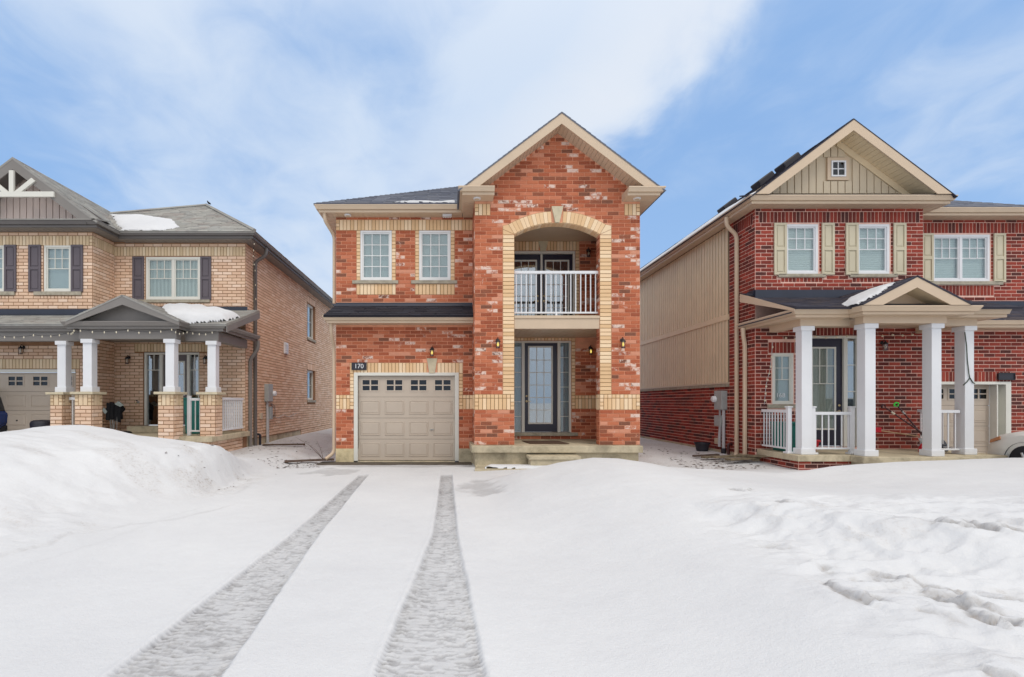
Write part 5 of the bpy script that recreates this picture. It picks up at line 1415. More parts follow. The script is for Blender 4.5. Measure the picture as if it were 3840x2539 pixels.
stack(HR, wc, C, XL, XL + .09, 5.79, 6.06, DB, 'brick'); stack(HR, wc, C, XM - .09, XM, 5.79, 6.06, DB, 'brick'); soldiers(HR, wc, C, XL + .09, XM - .09, 5.79, 6.06, DB, 'brick')
soldiers(HR, wc, C, lw0 - .1, lw1 + .12, 2.67, 2.94, DB, 'brick'); soldiers(HR, wc, C, dx0 - .1, dx1 + .1, 3.09, 3.30, DB, 'brick')
for a, b in ((u1a, u1b), (u2a, u2b)):
    soldiers(HR, wc, C, a - .1, b + .1, zca - .20, zca - .09, DB, 'brick')
    window(HR, C, a, b, zca, zcb, 1, 3, 2, .50, .06, 'bright_white', 'white_blind', sill=(a - .18, b + .16, zca - .085, zca - .005), rec=-.03, gmat='pane_glass')
    shutter(HR, C, a - .28, a + .02, zca - .03, zcb + .02, 'khaki_shutter'); shutter(HR, C, b + .07, b + .37, zca - .03, zcb + .02, 'khaki_shutter')
w168 = window(HR, C, lw0, lw1, 1.45, 2.67, 1, 2, 2, .48, .05, 'grey_white_paint', 'grey_blind', sill=(lw0 - .12, lw1 + .1, 1.36, 1.445), rec=-.02)
text_mesh('168', .15, 'numerals', 'bright_white', w168, (7.91, YC + .018, 1.66), (R(90), 0, 0), .002)
# side wall: brick pier, siding, brick base
wl_ = MB(SL); wl_.box(YC + .003, 13.25, -.25, 0, .20, 6.157); wl_.box(13.25, 27, -.25, 0, .20, 1.93); wl_.box(13.25, 27, -.25, -.02, 1.93, 6.16)
wsl = wl_.build('side_wall', PM, HR)
stretchers(HR, wsl, SL, YC, 13.24, .21, 6.16, [(YC, 14, 5.79, 6.06)], DB); soldiers(HR, wsl, SL, YC + .09, 13.24, 5.79, 6.06, DB, 'brick'); stack(HR, wsl, SL, YC, YC + .09, 5.79, 6.06, DB, 'brick')
stretchers(HR, wsl, SL, 13.24, 27, .21, 1.93, (), DB, anchor=YC)
bs = MB(SL).box(13.26, 27, -.018, .006, 2.0, 6.14).build('siding', 'siding_groove_shade', HR)
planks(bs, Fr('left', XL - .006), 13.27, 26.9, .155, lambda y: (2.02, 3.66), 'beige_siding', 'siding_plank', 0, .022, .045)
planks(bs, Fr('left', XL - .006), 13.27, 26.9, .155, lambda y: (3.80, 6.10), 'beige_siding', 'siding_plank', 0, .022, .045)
MB(SL).box(13.255, 27, .0, .05, 3.66, 3.80).build('belt_board', 'beige_siding', HR, bevel=.004)
ss_ = MB(SL).box(13.255, 27, -.02, .05, 1.985, 2.02).build('drip_board', 'cream_siding', HR)
n = 14
for k in range(n):
    a = 13.25 + k * 1.0
    MB(SL).box(a + .006, a + .994, -.02, .045, 1.905, 1.98).build('sill_stone', 'stone_sill', HR, loc=SL(a, 0, 1.9))
MB(SL).box(YC + .0, 27, -.25, .015, -.5, .205).build('foundation', 'concrete', HR)
# wall D and garage wall E
wdD = wall_body('wall', PM, HR, D, XM - .1, XW, 3.3, 6.16, [((3495 - 1690) * YD / FPX, (3712 - 1690) * YD / FPX, 4.57, 5.76)])
ua, ub = (3495 - 1690) * YD / FPX, (3712 - 1690) * YD / FPX
stretchers(HR, wdD, D, XM, XW, 3.9, 6.16, [(ua - .02, ub + .02, 4.5, 5.80), (XM, XW, 5.79, 6.06), (ua - .2, ub + .25, 4.47, 4.58), (ua - .1, ub + .1, 4.20, 4.47)], DB)
soldiers(HR, wdD, D, XM, XW, 5.79, 6.06, DB, 'brick'); soldiers(HR, wdD, D, ua - .1, ub + .1, 4.20, 4.47, DB, 'brick')
window(HR, D, ua, ub, 4.57, 5.76, 2, 3, 2, .50, .06, 'bright_white', 'white_blind', sill=(ua - .15, ub + .3, 4.475, 4.565), rec=-.03)
shutter(HR, D, ua - .29, ua + .01, 4.54, 5.78, 'khaki_shutter'); shutter(HR, D, ub + .07, ub + .37, 4.54, 5.78, 'khaki_shutter')
gE0, gE1 = 11.23, 13.37
we = wall_body('wall', PM, HR, E, XM, XW, -.1, 3.25, [(gE0 - .1, gE1 + .26, -.2, 1.93)])
stretchers(HR, we, E, XM, XW, -.1, 3.25, [(gE0 - .2, gE1 + .33, -.2, 1.98), (gE0 - .1, gE1 + .33, 1.98, 2.25)], DB)
soldiers(HR, we, E, XM, gE1 + .33, 1.98, 2.25, DB, 'brick')
ge = garage_door(HR, E, gE0, gE1, -.12, 1.93, .18, cols=4, trim=0)
t = MB(E); t.box(gE1, gE1 + .03, -.18, -.0, -.12, 1.93); t.box(gE1 + .03, gE1 + .26, -.19, -.17, -.12, 1.93); t.box(gE1 + .20, gE1 + .33, -.17, .02, -.12, 2.0); t.box(gE0 - .1, gE1 + .20, -.17, .02, 1.93, 2.0)
t.build('door_trim', 'grey_white_paint', ge, bevel=.004)
for k, (z0_, ) in enumerate(((2.30,),)): pass
pq2 = thing('number_plaque', (13.56, 12.39, 2.12), 'dark framed plaque on the brick over the right end of the right garage', 'house number')
MB().box(13.36, 13.74, 12.35, 12.392, 2.05, 2.20).build('plate', 'black_plastic', pq2, bevel=.006)
ring(MB(Fr('front', 12.35)), 13.345, 13.755, 2.035, 2.215, .02, .0, .014).build('plaque_frame', 'black_metal', pq2)
# eaves
gutter(HR, [(7.035, 27), (7.035, 11.82), (11.60, 11.82), (11.60, 12.55)], 6.29, 'beige_trim')
gutter(HR, [(11.60, 12.55), (XW, 12.55)], 6.285, 'beige_trim')
soffit(HR, 7.05, 11.58, 11.83, YC - .005, 6.125, 'beige_trim', 'x', .15); soffit(HR, 7.05, XL - .008, YC, 27, 6.125, 'beige_trim', 'y', .2)
soffit(HR, XM + .01, 11.58, YC, 12.55, 6.124, 'beige_trim', 'y', .2); soffit(HR, XM + .01, XW, 12.56, YD - .005, 6.123, 'beige_trim', 'x', .2)
# roofs
xg2, zg2 = 9.27, 8.02; xe0, xe1 = 6.90, 11.66; yr = 11.64
ze0 = zg2 - .757 * (xg2 - xe0)
shingles('main_roof', 'dark_shingle', HR, [(xe0, 27, ze0), (xe0, yr, ze0), (xg2, yr, zg2), (xg2, 27, zg2)], .14, .32, .012, base=.02)
shingles('main_roof', 'dark_shingle', HR, [(xe1, yr + .004, ze0), (xe1, 27, ze0), (xg2, 27, zg2 + .003), (xg2, yr + .004, zg2 + .003)], base=.02, tabs=False)
RF = Fr('front', 11.68)
def z2_(x): return zg2 - .02 - .757 * abs(x - xg2)
for sg in (-1, 1):
    xe = xg2 + sg * 2.25
    MB(RF).prism([(xg2 + sg * 2.26, 6.293), (xg2, z2_(xg2)), (xg2, z2_(xg2) - .245), (xg2 + sg * 1.935, 6.293)], 0, .03).build('rake_board', 'beige_trim', HR)
    xe = xg2 + sg * 1.93
    base = MB().slab([(xe, 11.69, z2_(xe) - .20), (xg2, 11.69, z2_(xg2) - .20), (xg2, 12.2, z2_(xg2) - .20), (xe, 12.2, z2_(xe) - .20)], (0, 0, .02)).build('rake_soffit', 'beige_siding', HR)
    n = 20
    for k in range(n):
        a = xe + (xg2 - xe) * (k + .04) / n; b = xe + (xg2 - xe) * (k + .96) / n
        MB().slab([(a, 11.69, z2_(a) - .215), (b, 11.69, z2_(b) - .215), (b, 12.198, z2_(b) - .215), (a, 12.198, z2_(a) - .215)], (0, 0, .013)).build('soffit_plank', 'beige_siding', base, loc=((a + b) / 2, 11.9, z2_((a + b) / 2) - .215))
GW = Fr('front', 12.16)
gw = MB(GW).prism([(xg2 - 2.2, 6.4), (xg2 + 2.2, 6.4), (xg2, zg2 - .12)], -.05, 0).build('gable_wall', 'cream_siding', HR)
def zpl(x): return z2_(x) - .22 + .02
gwx0, gwx1, gwz0, gwz1 = 9.01, 9.53, 6.81, 7.35
def gplank(a, b, lo_f, hi_f): 
    MB(GW).prism([(a, lo_f), (b, lo_f), (b, max(hi_f(b), lo_f + .004)), (a, max(hi_f(a), lo_f + .004))], 0, .03).build('siding_plank', 'cream_siding', gw, loc=GW((a + b) / 2, .016, lo_f))
n = 24; w = 4.16 / n
for k in range(n):
    a = xg2 - 2.08 + k * w + .011; b = a + w - .022
    hi = lambda x: zpl(x) - (.20 if x > xg2 - .05 else .02)
    if b > gwx0 - .04 and a < gwx1 + .04:
        gplank(a, b, 6.50, lambda x: gwz0 - .02); 
        if min(hi(a), hi(b)) > gwz1 + .05: gplank(a, b, gwz1 + .02, hi)
    elif max(hi(a), hi(b)) > 6.53: gplank(a, b, 6.50, hi)
MB(GW).prism([(xg2 - .03, zpl(xg2)), (xg2 + 2.0, zpl(xg2 + 2.0)), (xg2 + 2.0, zpl(xg2 + 2.0) - .17), (xg2 - .03, zpl(xg2) - .17)], .0, .045).build('frieze_board', 'beige_siding', gw)
ring(MB(GW), gwx0, gwx1, gwz0, gwz1, .10, .0, .048).build('window_trim', 'beige_trim', gw)
gwin = ring(MB(GW), gwx0 + .085, gwx1 - .085, gwz0 + .08, gwz1 - .08, .035, .01, .065).build('window', 'bright_white', HR, loc=(9.27, 12.1, 6.9))
glazing(gwin, GW, gwx0 + .12, gwx1 - .12, gwz0 + .115, gwz1 - .115, .035, 2, 2, 0, .022, 'bright_white', 'dark_glass')
MB(GW).box(gwx0 + .1, gwx1 - .1, .012, .02, gwz0 + .1, gwz1 - .1).build('backing', 'dark_interior', gwin)
MB().slab([(xe0 + .05, 11.70, 6.30), (xe1 - .05, 11.70, 6.30), (xe1 - .05, 12.2, 6.47), (xe0 + .05, 12.2, 6.47)], (0, 0, -.03)).build('pent_roof', 'dark_shingle', HR)
shingles('side_roof', 'grey_shingle', HR, [(11.55, 12.43, 6.29), (14.75, 12.43, 6.29), (13.4, 13.58, 6.91), (11.55, 13.58, 6.91)], .14, .32, .012)
for y in (12.87, 13.9, 15.67):
    x = 8.60; z = ze0 + .757 * (x - xe0)
    rv = MB().slab([(x - .20, y - .19, z - .15), (x + .20, y - .19, z + .15), (x + .20, y + .19, z + .15), (x - .20, y + .19, z - .15)], (-.09, 0, .12)).build('roof_vent', 'black_plastic', HR, bevel=.03, loc=(x, y, z), seg=3)
    MB().slab([(x - .23, y - .22, z - .165), (x + .23, y - .22, z + .165), (x + .23, y + .22, z + .165), (x - .23, y + .22, z - .165)], (-.018, 0, .024)).build('vent_flange', 'black_plastic', rv)
snow_patch((xe0, 27, ze0), (0, -1, 0), Vector((1, 0, .757)), [(1, .05), (15.2, .05), (15.2, .30), (14.0, .8), (12.2, 1.5), (9, 1.2), (1, 1.0)], .05, 'long sheet of snow on the left slope of the right house roof above the gutter', seed=41, step=.09)
# garage pent roof on the right
shingles('skirt_roof', 'dark_shingle', HR, [(11.4, 11.85, 3.42), (XW, 11.85, 3.42), (XW, YD - .01, 3.95), (11.4, YD - .01, 3.95)], .12, .31, .012)
MB(D).box(11.4, XW, .0, .04, 3.92, 4.06).build('flashing', 'flashing', HR)
gutter(HR, [(11.3, 11.97), (XW, 11.97)], 3.43, 'beige_trim'); soffit(HR, 11.32, XW, 11.98, YE - .005, 3.25, 'beige_trim', 'x', .2)
# porch slab
MB().box(7.32, 11.75, 10.68, YC, .245, .375).build('porch_slab', 'concrete', HR, bevel=.012)
MB().box(8.42, 10.6, 10.33, 10.68, .246, .376).build('porch_slab', 'concrete', HR, bevel=.012)
pw = MB(); pw.box(7.40, 11.6, 10.78, YC - .002, -.02, .245); pwo = pw.build('porch_wall', PM, HR)
stretchers(HR, pwo, Fr('front', 10.78), 7.40, 11.6, .0, .245, (), DB, anchor=7.4); stretchers(HR, pwo, Fr('left', 7.40), 10.78, YC, .0, .245, (), DB)
MB().box(7.37, 11.6, 10.75, YC, -.5, -.02).build('foundation', 'concrete', HR); MB().box(8.5, 10.5, 10.43, 10.75, -.5, .245).build('porch_base', 'concrete', HR)
# porch roof
zt3 = 3.45
shingles('porch_roof', 'dark_shingle', HR, [(7.10, 10.40, zt3), (11.75, 10.40, zt3), (11.75, YC - .01, zt3 + .32 * 1.72), (7.10, YC - .01, zt3 + .32 * 1.72)], .12, .31, .012, base=.04)
shingles('porch_roof', 'dark_shingle', HR, [(7.10, 12.14, 4.10), (7.285, 12.14, 4.10), (7.285, 12.40, 4.16), (7.10, 12.40, 4.16)], tabs=False)
MB(C).box(XL - .02, XM, .0, .045, 3.98, 4.18).build('flashing', 'flashing', HR); MB(SL).box(YC, 12.4, 0, .04, 4.04, 4.18).build('flashing', 'flashing', HR)
MB().slab([(7.085, 10.46, zt3 - .02), (7.085, 12.42, zt3 + .41 * 2.0 - .12), (7.085, 12.42, zt3 + .41 * 2.0 - .32), (7.085, 10.46, zt3 - .07)], (.02, 0, 0)).build('verge_board', 'beige_trim', HR)
MB().slab([(7.12, 10.6, 3.36), (7.12, 12.55, 3.36), (7.285, 12.55, 3.47), (7.285, 10.6, 3.47)], (0, 0, .02)).build('return_roof', 'dark_shingle', HR)
gutter(HR, [(7.24, 12.62), (7.24, 10.62), (8.36, 10.62), (8.36, 10.27), (10.55, 10.27), (10.55, 10.62), (11.63, 10.62)], 3.44, 'beige_trim', drop=.06)
PG = Fr('front', 10.16); pgx = 9.33; pgz = 4.0; sp = .515
for sg in (-1, 1):
    xe = pgx + sg * 1.07
    MB(PG).prism([(xe, zp(xe) if False else pgz - sp * 1.07), (pgx, pgz), (pgx, pgz - .205), (xe, pgz - sp * 1.07 - .005 - .0)] if False else [(xe, pgz - sp * 1.07), (pgx, pgz), (pgx, pgz - .205), (pgx + sg * .68, pgz - .205 - sp * .68), (xe, pgz - sp * 1.07 - .004)], 0, .03).build('rake_board', 'beige_trim', HR)
    shingles('gable_roof', 'dark_shingle', HR, [(xe + sg * .03, 10.12, pgz - sp * 1.10 + .03), (xe + sg * .03, 10.9, pgz - sp * 1.10 + .03), (pgx, 12.10, pgz + .03), (pgx, 10.12, pgz + .03)], .12, .31, .012, base=.025)
    MB().slab([(pgx + sg * .72, 10.17, pgz - sp * .72 - .16), (pgx, 10.17, pgz - .16), (pgx, 10.62, pgz - .16), (pgx + sg * .72, 10.62, pgz - sp * .72 - .16)], (0, 0, .02)).build('rake_soffit', 'beige_siding', HR)
MB(Fr('front', 10.55)).prism([(pgx - 1.0, 3.46), (pgx + 1.0, 3.46), (pgx, pgz - .1)], -.04, 0).build('gable_panel', 'beige_trim', HR)
MB().slab([(pgx - 1.0, 10.28, 3.45), (pgx + 1.0, 10.28, 3.45), (pgx + 1.0, 10.55, 3.55), (pgx - 1.0, 10.55, 3.55)], (0, 0, -.02)).build('pent_roof', 'dark_shingle', HR)
for a, b, y in ((7.47, 8.52, 10.82), (8.52, 10.25, 10.46), (10.25, 11.25, 10.82)):
    MB().box(a, b - .003, y, y + .22, 3.13, 3.31).build('porch_beam', 'beige_trim', HR, bevel=.005)
MB().box(7.472, 7.69, 11.04, YC - .25, 3.131, 3.31).build('porch_beam', 'beige_trim', HR, bevel=.005); MB().box(11.03, 11.248, 11.04, YC - .1, 3.131, 3.31).build('porch_beam', 'beige_trim', HR, bevel=.005)
soffit(HR, 7.26, 11.6, 11.04, YC - .01, 3.275, 'beige_trim', 'x', .2, 'porch_ceiling'); soffit(HR, 8.56, 10.2, 10.68, 11.04, 3.275, 'beige_trim', 'x', .2, 'porch_ceiling')
soffit(HR, 7.26, 8.37, 10.63, 11.04, 3.274, 'beige_trim', 'x', .2); soffit(HR, 10.25, 11.6, 10.63, 11.04, 3.274, 'beige_trim', 'x', .2); soffit(HR, 8.38, 10.52, 10.28, 10.68, 3.274, 'beige_trim', 'x', .2)
for c in ((7.519, 7.744, 10.85, 11.05), (8.591, 8.809, 10.50, 10.72), (9.972, 10.173, 10.50, 10.72), (11.015, 11.21, 10.85, 11.08)):
    column(HR, *c, .376, 3.13)
railing(HR, (7.42, 12.05), (7.42, 11.12), .46, 1.33, 9, posts=(False, True), zpost=1.38, zbase=.376)
railing(HR, (7.815, 10.95), (8.66, 10.95), .48, 1.29, 6, posts=(True, True), zpost=1.38, zbase=.376)
railing(HR, (10.2, 10.95), (10.98, 10.95), .46, 1.33, 5)
railing(HR, (11.12, 11.12), (11.12, 12.05), .46, 1.33, 7)
# door
fr = MB(C)
for a, b in ((dx0, 8.56), (9.44, 9.53), (9.745, dx1)): fr.box(a, b, -.18, -.03, .43, 3.03)
fr.box(dx0, dx1, -.18, .02, 3.03, 3.085)
rd = fr.build('entrance_door', 'grey_white_paint', HR, bevel=.005, loc=(9.1, YC, .43))
door_slab(rd, C, 8.56, 9.44, .45, 3.03, -.09, (8.72, 9.26, .86, 2.80), 3, 2, .56, 'navy_door', 'sheer_curtain', 'pane_glass', 'grey_white_paint')
door_handle(rd, C, 9.37, 1.28, -.09, 'brass', -1)
glazing(rd, C, 9.53, 9.745, .48, 3.03, -.08, 1, 4, 0, .02, 'grey_white_paint', 'mirror_glass'); MB(C).box(9.53, 9.745, -.17, -.16, .46, 3.03).build('blind', 'teal_blind', rd)
lantern((10.31, YC - .01, 2.92), 'unlit black wall lantern on dark red brick between the porch columns', lit=False)
# downspouts
downspout(HR, arcpts([(6.97, 12.80, 6.17), (6.97, 12.80, 5.95), (7.225, 12.80, 5.72), (7.225, 12.80, .18), (7.08, 12.72, .03)]), 'beige_trim', .05)
downspout(HR, arcpts([(7.17, 12.42, 3.32), (7.17, 12.42, 3.15), (7.225, 12.44, 2.92), (7.225, 12.44, .18), (7.08, 12.36, .03)]), 'beige_trim', .05)
# meter
mt = thing('electric_meter', (7.29, 13.5, 1.5), 'grey electric meter box with round glass meter on the dark red side wall', 'electric meter')
MB(SL).box(13.34, 13.72, 0, .16, 1.30, 1.80).build('meter_box', 'meter_grey', mt, bevel=.01)
MB(SL).lathe(SL(13.66, .16, 1.58), [(.085, -.02), (.085, .06), (.06, .09), (.01, .095)], 16, (-1, 0, 0)).build('meter', 'bright_white', mt, smooth=True)
MB(SL).tube([SL(13.42, .06, 1.30), SL(13.42, .06, .10)], .04, 8).build('conduit', 'conduit_grey', mt)
MB(SL).tube([SL(13.62, .05, 1.30), SL(13.62, .05, 1.1)], .03, 8).build('conduit', 'conduit_grey', mt)
MB(SL).box(13.46, 13.78, 0, .13, .86, 1.14).build('junction_box', 'meter_grey', mt, bevel=.012)
MB(SL).tube([SL(13.6, .05, .86), SL(13.64, .05, .55), SL(13.64, .05, .30)], .04, 8).build('conduit', 'conduit_grey', mt)
MB(SL).tube([SL(13.42, .06, .28), SL(13.42, .06, -.05)], .065, 10).build('conduit_sleeve', 'black_plastic', mt)
MB(SL).box(13.72, 13.90, 0, .06, .36, .52).build('utility_box', 'cream_siding', HR, bevel=.006)
MB().tube(arcpts([SL(13.12, .0, .42), SL(13.12, .10, .42), SL(13.12, .10, .10)]), .035, 8).build('drain_elbow', 'maroon_handle', HR, smooth=True)
# snow on porch roof next to the gable
snow_patch((8.23, 10.12, pgz - .515 * 1.10 + .03), (0, 1, 0), Vector((1, 0, .515)), [(.12, -.02), (.85, .0), (.85, .3), (1.1, .66), (.85, 1.05), (.30, 1.02), (.10, .5)], .045, 'streaky snow on the left slope of the small porch gable of the right house', seed=51, jag=.16, step=.035, edge=.12)
flush_bricks(HR)
string_lights([(7.75, 11.9, 3.05), (8.5, 11.9, 3.08), (9.3, 11.9, 3.10), (10.2, 11.9, 3.12), (10.95, 11.9, 3.15)], 13, 'string of large white bulbs under the beige porch ceiling of the right house', r=.028, drop=.04)
string_lights([(7.66, 12.05, 2.92), (7.60, 12.05, 2.3), (7.5, 12.05, 1.9), (7.46, 12.05, 1.45)], 8, 'strand of white bulbs dangling down the dark red brick beside the window reading 168', r=.022, sag=0, drop=0, wire='conduit_grey')
gl = thing('garland_wire', (11.0, 10.8, 2.0), 'thin dark wire wound around the rightmost white porch column', 'wire')
MB().tube([(11.0, 10.84, 3.0), (11.03, 10.83, 2.7), (11.05, 10.835, 2.4), (11.08, 10.83, 2.1), (11.11, 10.84, 2.02)], .009, 5).build('wire', 'wire_green', gl)
MB().tube([(10.985, 10.86, 1.86), (11.04, 10.835, 1.93), (11.11, 10.84, 2.02), (11.17, 10.838, 1.92), (11.22, 10.845, 1.90)], .011, 5).build('wire', 'wire_green', gl)
# ================================================================== loose things
# storage bins on the porches
def bin_(loc, w, d, h, label, mat='teal_plastic', lidmat=None):
    t = thing('storage_bin', loc, label, 'bin'); x, y, z = loc
    body = MB(); t0 = .04
    body.v += [(x - w / 2 + t0, y - d / 2 + t0, z), (x + w / 2 - t0, y - d / 2 + t0, z), (x + w / 2 - t0, y + d / 2 - t0, z), (x - w / 2 + t0, y + d / 2 - t0, z), (x - w / 2, y - d / 2, z + h), (x + w / 2, y - d / 2, z + h), (x + w / 2, y + d / 2, z + h), (x - w / 2, y + d / 2, z + h)]
    body.f += [(0, 3, 2, 1), (4, 5, 6, 7), (0, 1, 5, 4), (1, 2, 6, 5), (2, 3, 7, 6), (3, 0, 4, 7)]
    body.build('body', mat, t, bevel=.02)
    MB().box(x - w / 2 - .02, x + w / 2 + .02, y - d / 2 - .02, y + d / 2 + .02, z + h, z + h + .05).build('lid', lidmat or mat, t, bevel=.015)
    for s_ in (-1, 1): MB().box(x + s_ * w * .3 - .04, x + s_ * w * .3 + .04, y - d / 2 - .02, y - d / 2 + .0, z + h * .55, z + h * .62).build('latch', lidmat or mat, t)
bin_((-6.75, 13.5, .665), .50, .5, .90, 'tall teal bin standing behind the white railing of the left porch')
bin_((7.78, 11.65, .376), .50, .6, .62, 'teal plastic bin behind the slatted white railing of the right porch')
bin_((8.35, 11.85, .376), .35, .3, .20, 'low red box on the right porch floor below the curtained door', 'red_plastic')
# folded camp chairs
cc = thing('camp_chair', (-9.27, 13.95, .665), 'two black folding camp chairs with pale trim leaning folded against the brick corner', 'chair')
cx, cy, cz = -9.27, 13.98, .667
ol = [(500, 510), (560, 560), (620, 572), (700, 560), (750, 510), (800, 590), (870, 680), (895, 725), (845, 785), (805, 820), (825, 1000), (770, 1010), (715, 990), (640, 1010), (580, 985), (515, 1045), (470, 960), (405, 860), (382, 700), (440, 600)]
o2 = [((q[0] - 620) / 1019, (1370 - q[1]) / 1019) for q in ol]
FC = Fr('front', cy)
cl = MB(FC).prism([(cx + a, cz + b) for a, b in o2], -.07, .04)
cl.build('folded_cloth', 'black_cloth', cc, bevel=.025, seg=3)
for a, b, w in ((-.14, .60, .07), (-.03, .62, .06), (.09, .58, .07), (.17, .55, .05)):
    MB(FC).prism([(cx + a - w, cz + b - .26), (cx + a + w * .7, cz + b - .28), (cx + a + w, cz + b + .2), (cx + a - w * .6, cz + b + .22)], .04, .075).build('fold', 'black_cloth', cc, bevel=.018, seg=2)
for pts in ([(-.31, .0, .62), (-.24, -.02, .68), (-.14, -.04, .56), (-.20, -.03, .50)], [(.07, -.06, .78), (.20, -.09, .86), (.33, -.06, .74), (.22, -.05, .70)]):
    MB().slab([(cx + p[0], cy - .07 + p[1], cz + p[2]) for p in pts], (0, .03, .01)).build('arm_rest', 'grey_cloth', cc, bevel=.008)
for (a, b) in (((-.06, .05), (-.10, .0)), ((.0, .4), (-.06, 0)), ((-.02, .4), (.03, 0)), ((.11, .60), (.11, 0)), ((.06, .4), (.02, 0)), ((-.12, .4), (-.03, 0))):
    MB().tube([(cx + a[0], cy - .06, cz + max(a[1], .38)), (cx + b[0], cy - .04 - .04 * (b[0] > 0), cz)], .010, 6).build('leg', 'steel', cc)
for x_ in (-.10, -.06, .03, .11, .02): MB().box(cx + x_ - .03, cx + x_ + .03, cy - .09, cy - .02, cz, cz + .025).build('foot', 'black_plastic', cc)
MB().lathe((-8.72, 13.6, .667), [(.01, 0), (.14, .003), (.15, .02), (.10, .05), (.01, .055)], 16).build('cap', 'black_cloth', smooth=True, label='small flat black cap lying on the left porch floor before the door', cat='cap')
# reel on wall
rl = thing('hose_bracket', (-8.98, 14.57, 1.50), 'small metal hose tap and bracket on the peach brick above the folded chairs', 'tap')
MB().lathe((-8.98, 14.57, 1.50), [(.035, 0), (.035, .02), (.02, .03), (.02, .07)], 12, (0, -1, 0)).build('flange', 'steel', rl, smooth=True)
MB().tube([(-8.98, 14.50, 1.50), (-8.98, 14.46, 1.49), (-8.98, 14.45, 1.43)], .014, 8).build('spout', 'brass', rl, smooth=True)
MB().lathe((-8.98, 14.49, 1.53), [(.008, 0), (.03, .02), (.03, .03)], 10).build('tap_wheel', 'black_metal', rl)
# shovels on the right porch
def shovel(grip, foot, label, hmat, gmat, blade=True, w=.42, tapemat=None):
    g, f = Vector(grip), Vector(foot); t = thing('snow_shovel', f, label, 'shovel'); d = (f - g).normalized()
    MB().tube([g, g.lerp(f, .5), f], .017, 8).build('shaft', hmat, t, smooth=True)
    up = Vector((0, 0, 1)); s_ = Vector((1, 0, 0)); s_ = (s_ - d * s_.dot(d)).normalized()
    MB().tube([g - s_ * .07 - d * .05, g - s_ * .03 - d * .09, g + s_ * .03 - d * .09, g + s_ * .07 - d * .05], .018, 7).build('grip', gmat, t, smooth=True)
    MB().tube([g, g - s_ * .07 - d * .05], .010, 6).tube([g, g + s_ * .07 - d * .05], .010, 6).build('grip_fork', gmat, t)
    if tapemat: MB().tube([g + d * .14, g + d * .22], .022, 8).build('tape', tapemat, t)
    if blade:
        n_ = Vector((0, -1, 0)); mb = MB(); rows = []
        for i in range(6):
            a = i / 5; r_ = []
            for j in range(9):
                b = (j - 4) / 4; rib = .008 * math.cos(j * math.pi)
                p = f + Vector((b * w / 2, -.02 - .10 * (1 - (a * 2 - .6) ** 2) * .4 - a * .16 + rib, -.02 + .26 * (1 - a) ** 1.0 - .24 + .02))
                p.z = max(p.z, f.z - .235); r_.append(p)
            rows.append(mb.pts(r_))
        for i in range(5):
            for j in range(8): mb.f.append((rows[i] + j, rows[i] + j + 1, rows[i + 1] + j + 1, rows[i + 1] + j))
        b = mb.build('blade', 'black_plastic' if gmat != 'green_grip' else 'meter_grey', t); so = b.modifiers.new('s', 'SOLIDIFY'); so.thickness = .008
        MB().lathe(f - d * .12, [(.022, 0), (.03, .12), (.02, .18)], 8, tuple(d)).build('socket', 'steel', t)
    return t
shovel((10.33, 12.03, 1.36), (11.0, 11.55, .62), 'snow shovel with bent maroon handle and black blade leaning on the dark red brick', 'maroon_handle', 'maroon_handle', tapemat='dull_bulb')
shovel((10.62, 12.03, 1.40), (11.06, 11.80, .64), 'snow shovel with bright green grip leaning on the dark red brick beside the column', 'maroon_handle', 'green_grip', tapemat='steel')
st = thing('scraper', (10.4, 11.9, .72), 'wooden handled red scraper leaning low on the dark red brick of the right porch', 'scraper')
MB().tube([(10.15, 12.02, .83), (10.95, 11.85, .70)], .016, 8).build('shaft', 'wood_handle', st); MB().box(10.0, 10.2, 11.99, 12.10, .78, .90).build('head', 'red_plastic', st, bevel=.01)
MB().lathe((10.55, 10.98 + .35, .378), [(.07, 0), (.075, .02), (.06, .12), (.03, .19), (.01, .2)], 12).build('bottle', 'red_plastic', smooth=True, label='small red container on the porch behind the white railing by the right garage', cat='container')
# planter pot at the side of the right house
pp = thing('plant_pot', (7.02, 14.1, .10), 'black plastic plant pot in the snow against the dark red side wall', 'pot')
MB().lathe((7.0, 14.1, .08), [(.13, 0), (.19, .26), (.21, .26), (.21, .30), (.18, .30), (.16, .10), (.01, .1)], 20).build('body', 'black_plastic', pp, smooth=True)
MB().lathe((7.0, 14.1, .33), [(.175, 0), (.17, .02), (.01, .03)], 16).build('soil', 'doormat_brown', pp)
# boards on the ground by the downspouts
bl = [((6.15, 12.35), (7.05, 12.50), .14, 0, 'weathered'), ((6.25, 12.05), (7.25, 12.25), .16, .05, 'broad weathered'), ((6.45, 11.80), (7.30, 12.02), .18, .03, 'thick nearest'), ((6.05, 12.62), (6.75, 12.78), .10, 0, 'narrow dark'), ((6.85, 12.15), (7.45, 11.75), .15, .09, 'crossing topmost')]
txt = ['grey weathered board third from the wall in the pile below the beige downspouts', 'broad weathered board lying across the middle of the pile beside the right house', 'thick weathered board lying nearest the street in the pile by the right house', 'narrow dark board lying apart at the far end of the board pile', 'weathered board crossing on top of the pile nearest the right porch']
for (p, q, w, dzz, _), lb in zip(bl, txt):
    p, q = Vector(p), Vector(q); d = (q - p).normalized(); nn = Vector((-d.y, d.x)) * w / 2
    zb = .045 + max(gh(p.x, p.y), gh(q.x, q.y), gh(*((p + q) / 2))) * .8 + dzz
    L = [(p - nn), (q - nn), (q + nn), (p + nn)]
    MB().slab([(v.x, v.y, zb + (.02 if k in (1, 2) else 0)) for k, v in enumerate(L)], (0, 0, .04)).build('board', 'dark_board' if 'dark' in lb else 'weathered_board', loc=(p.x, p.y, zb), label=lb, cat='board', group='old boards lying beside the right house')
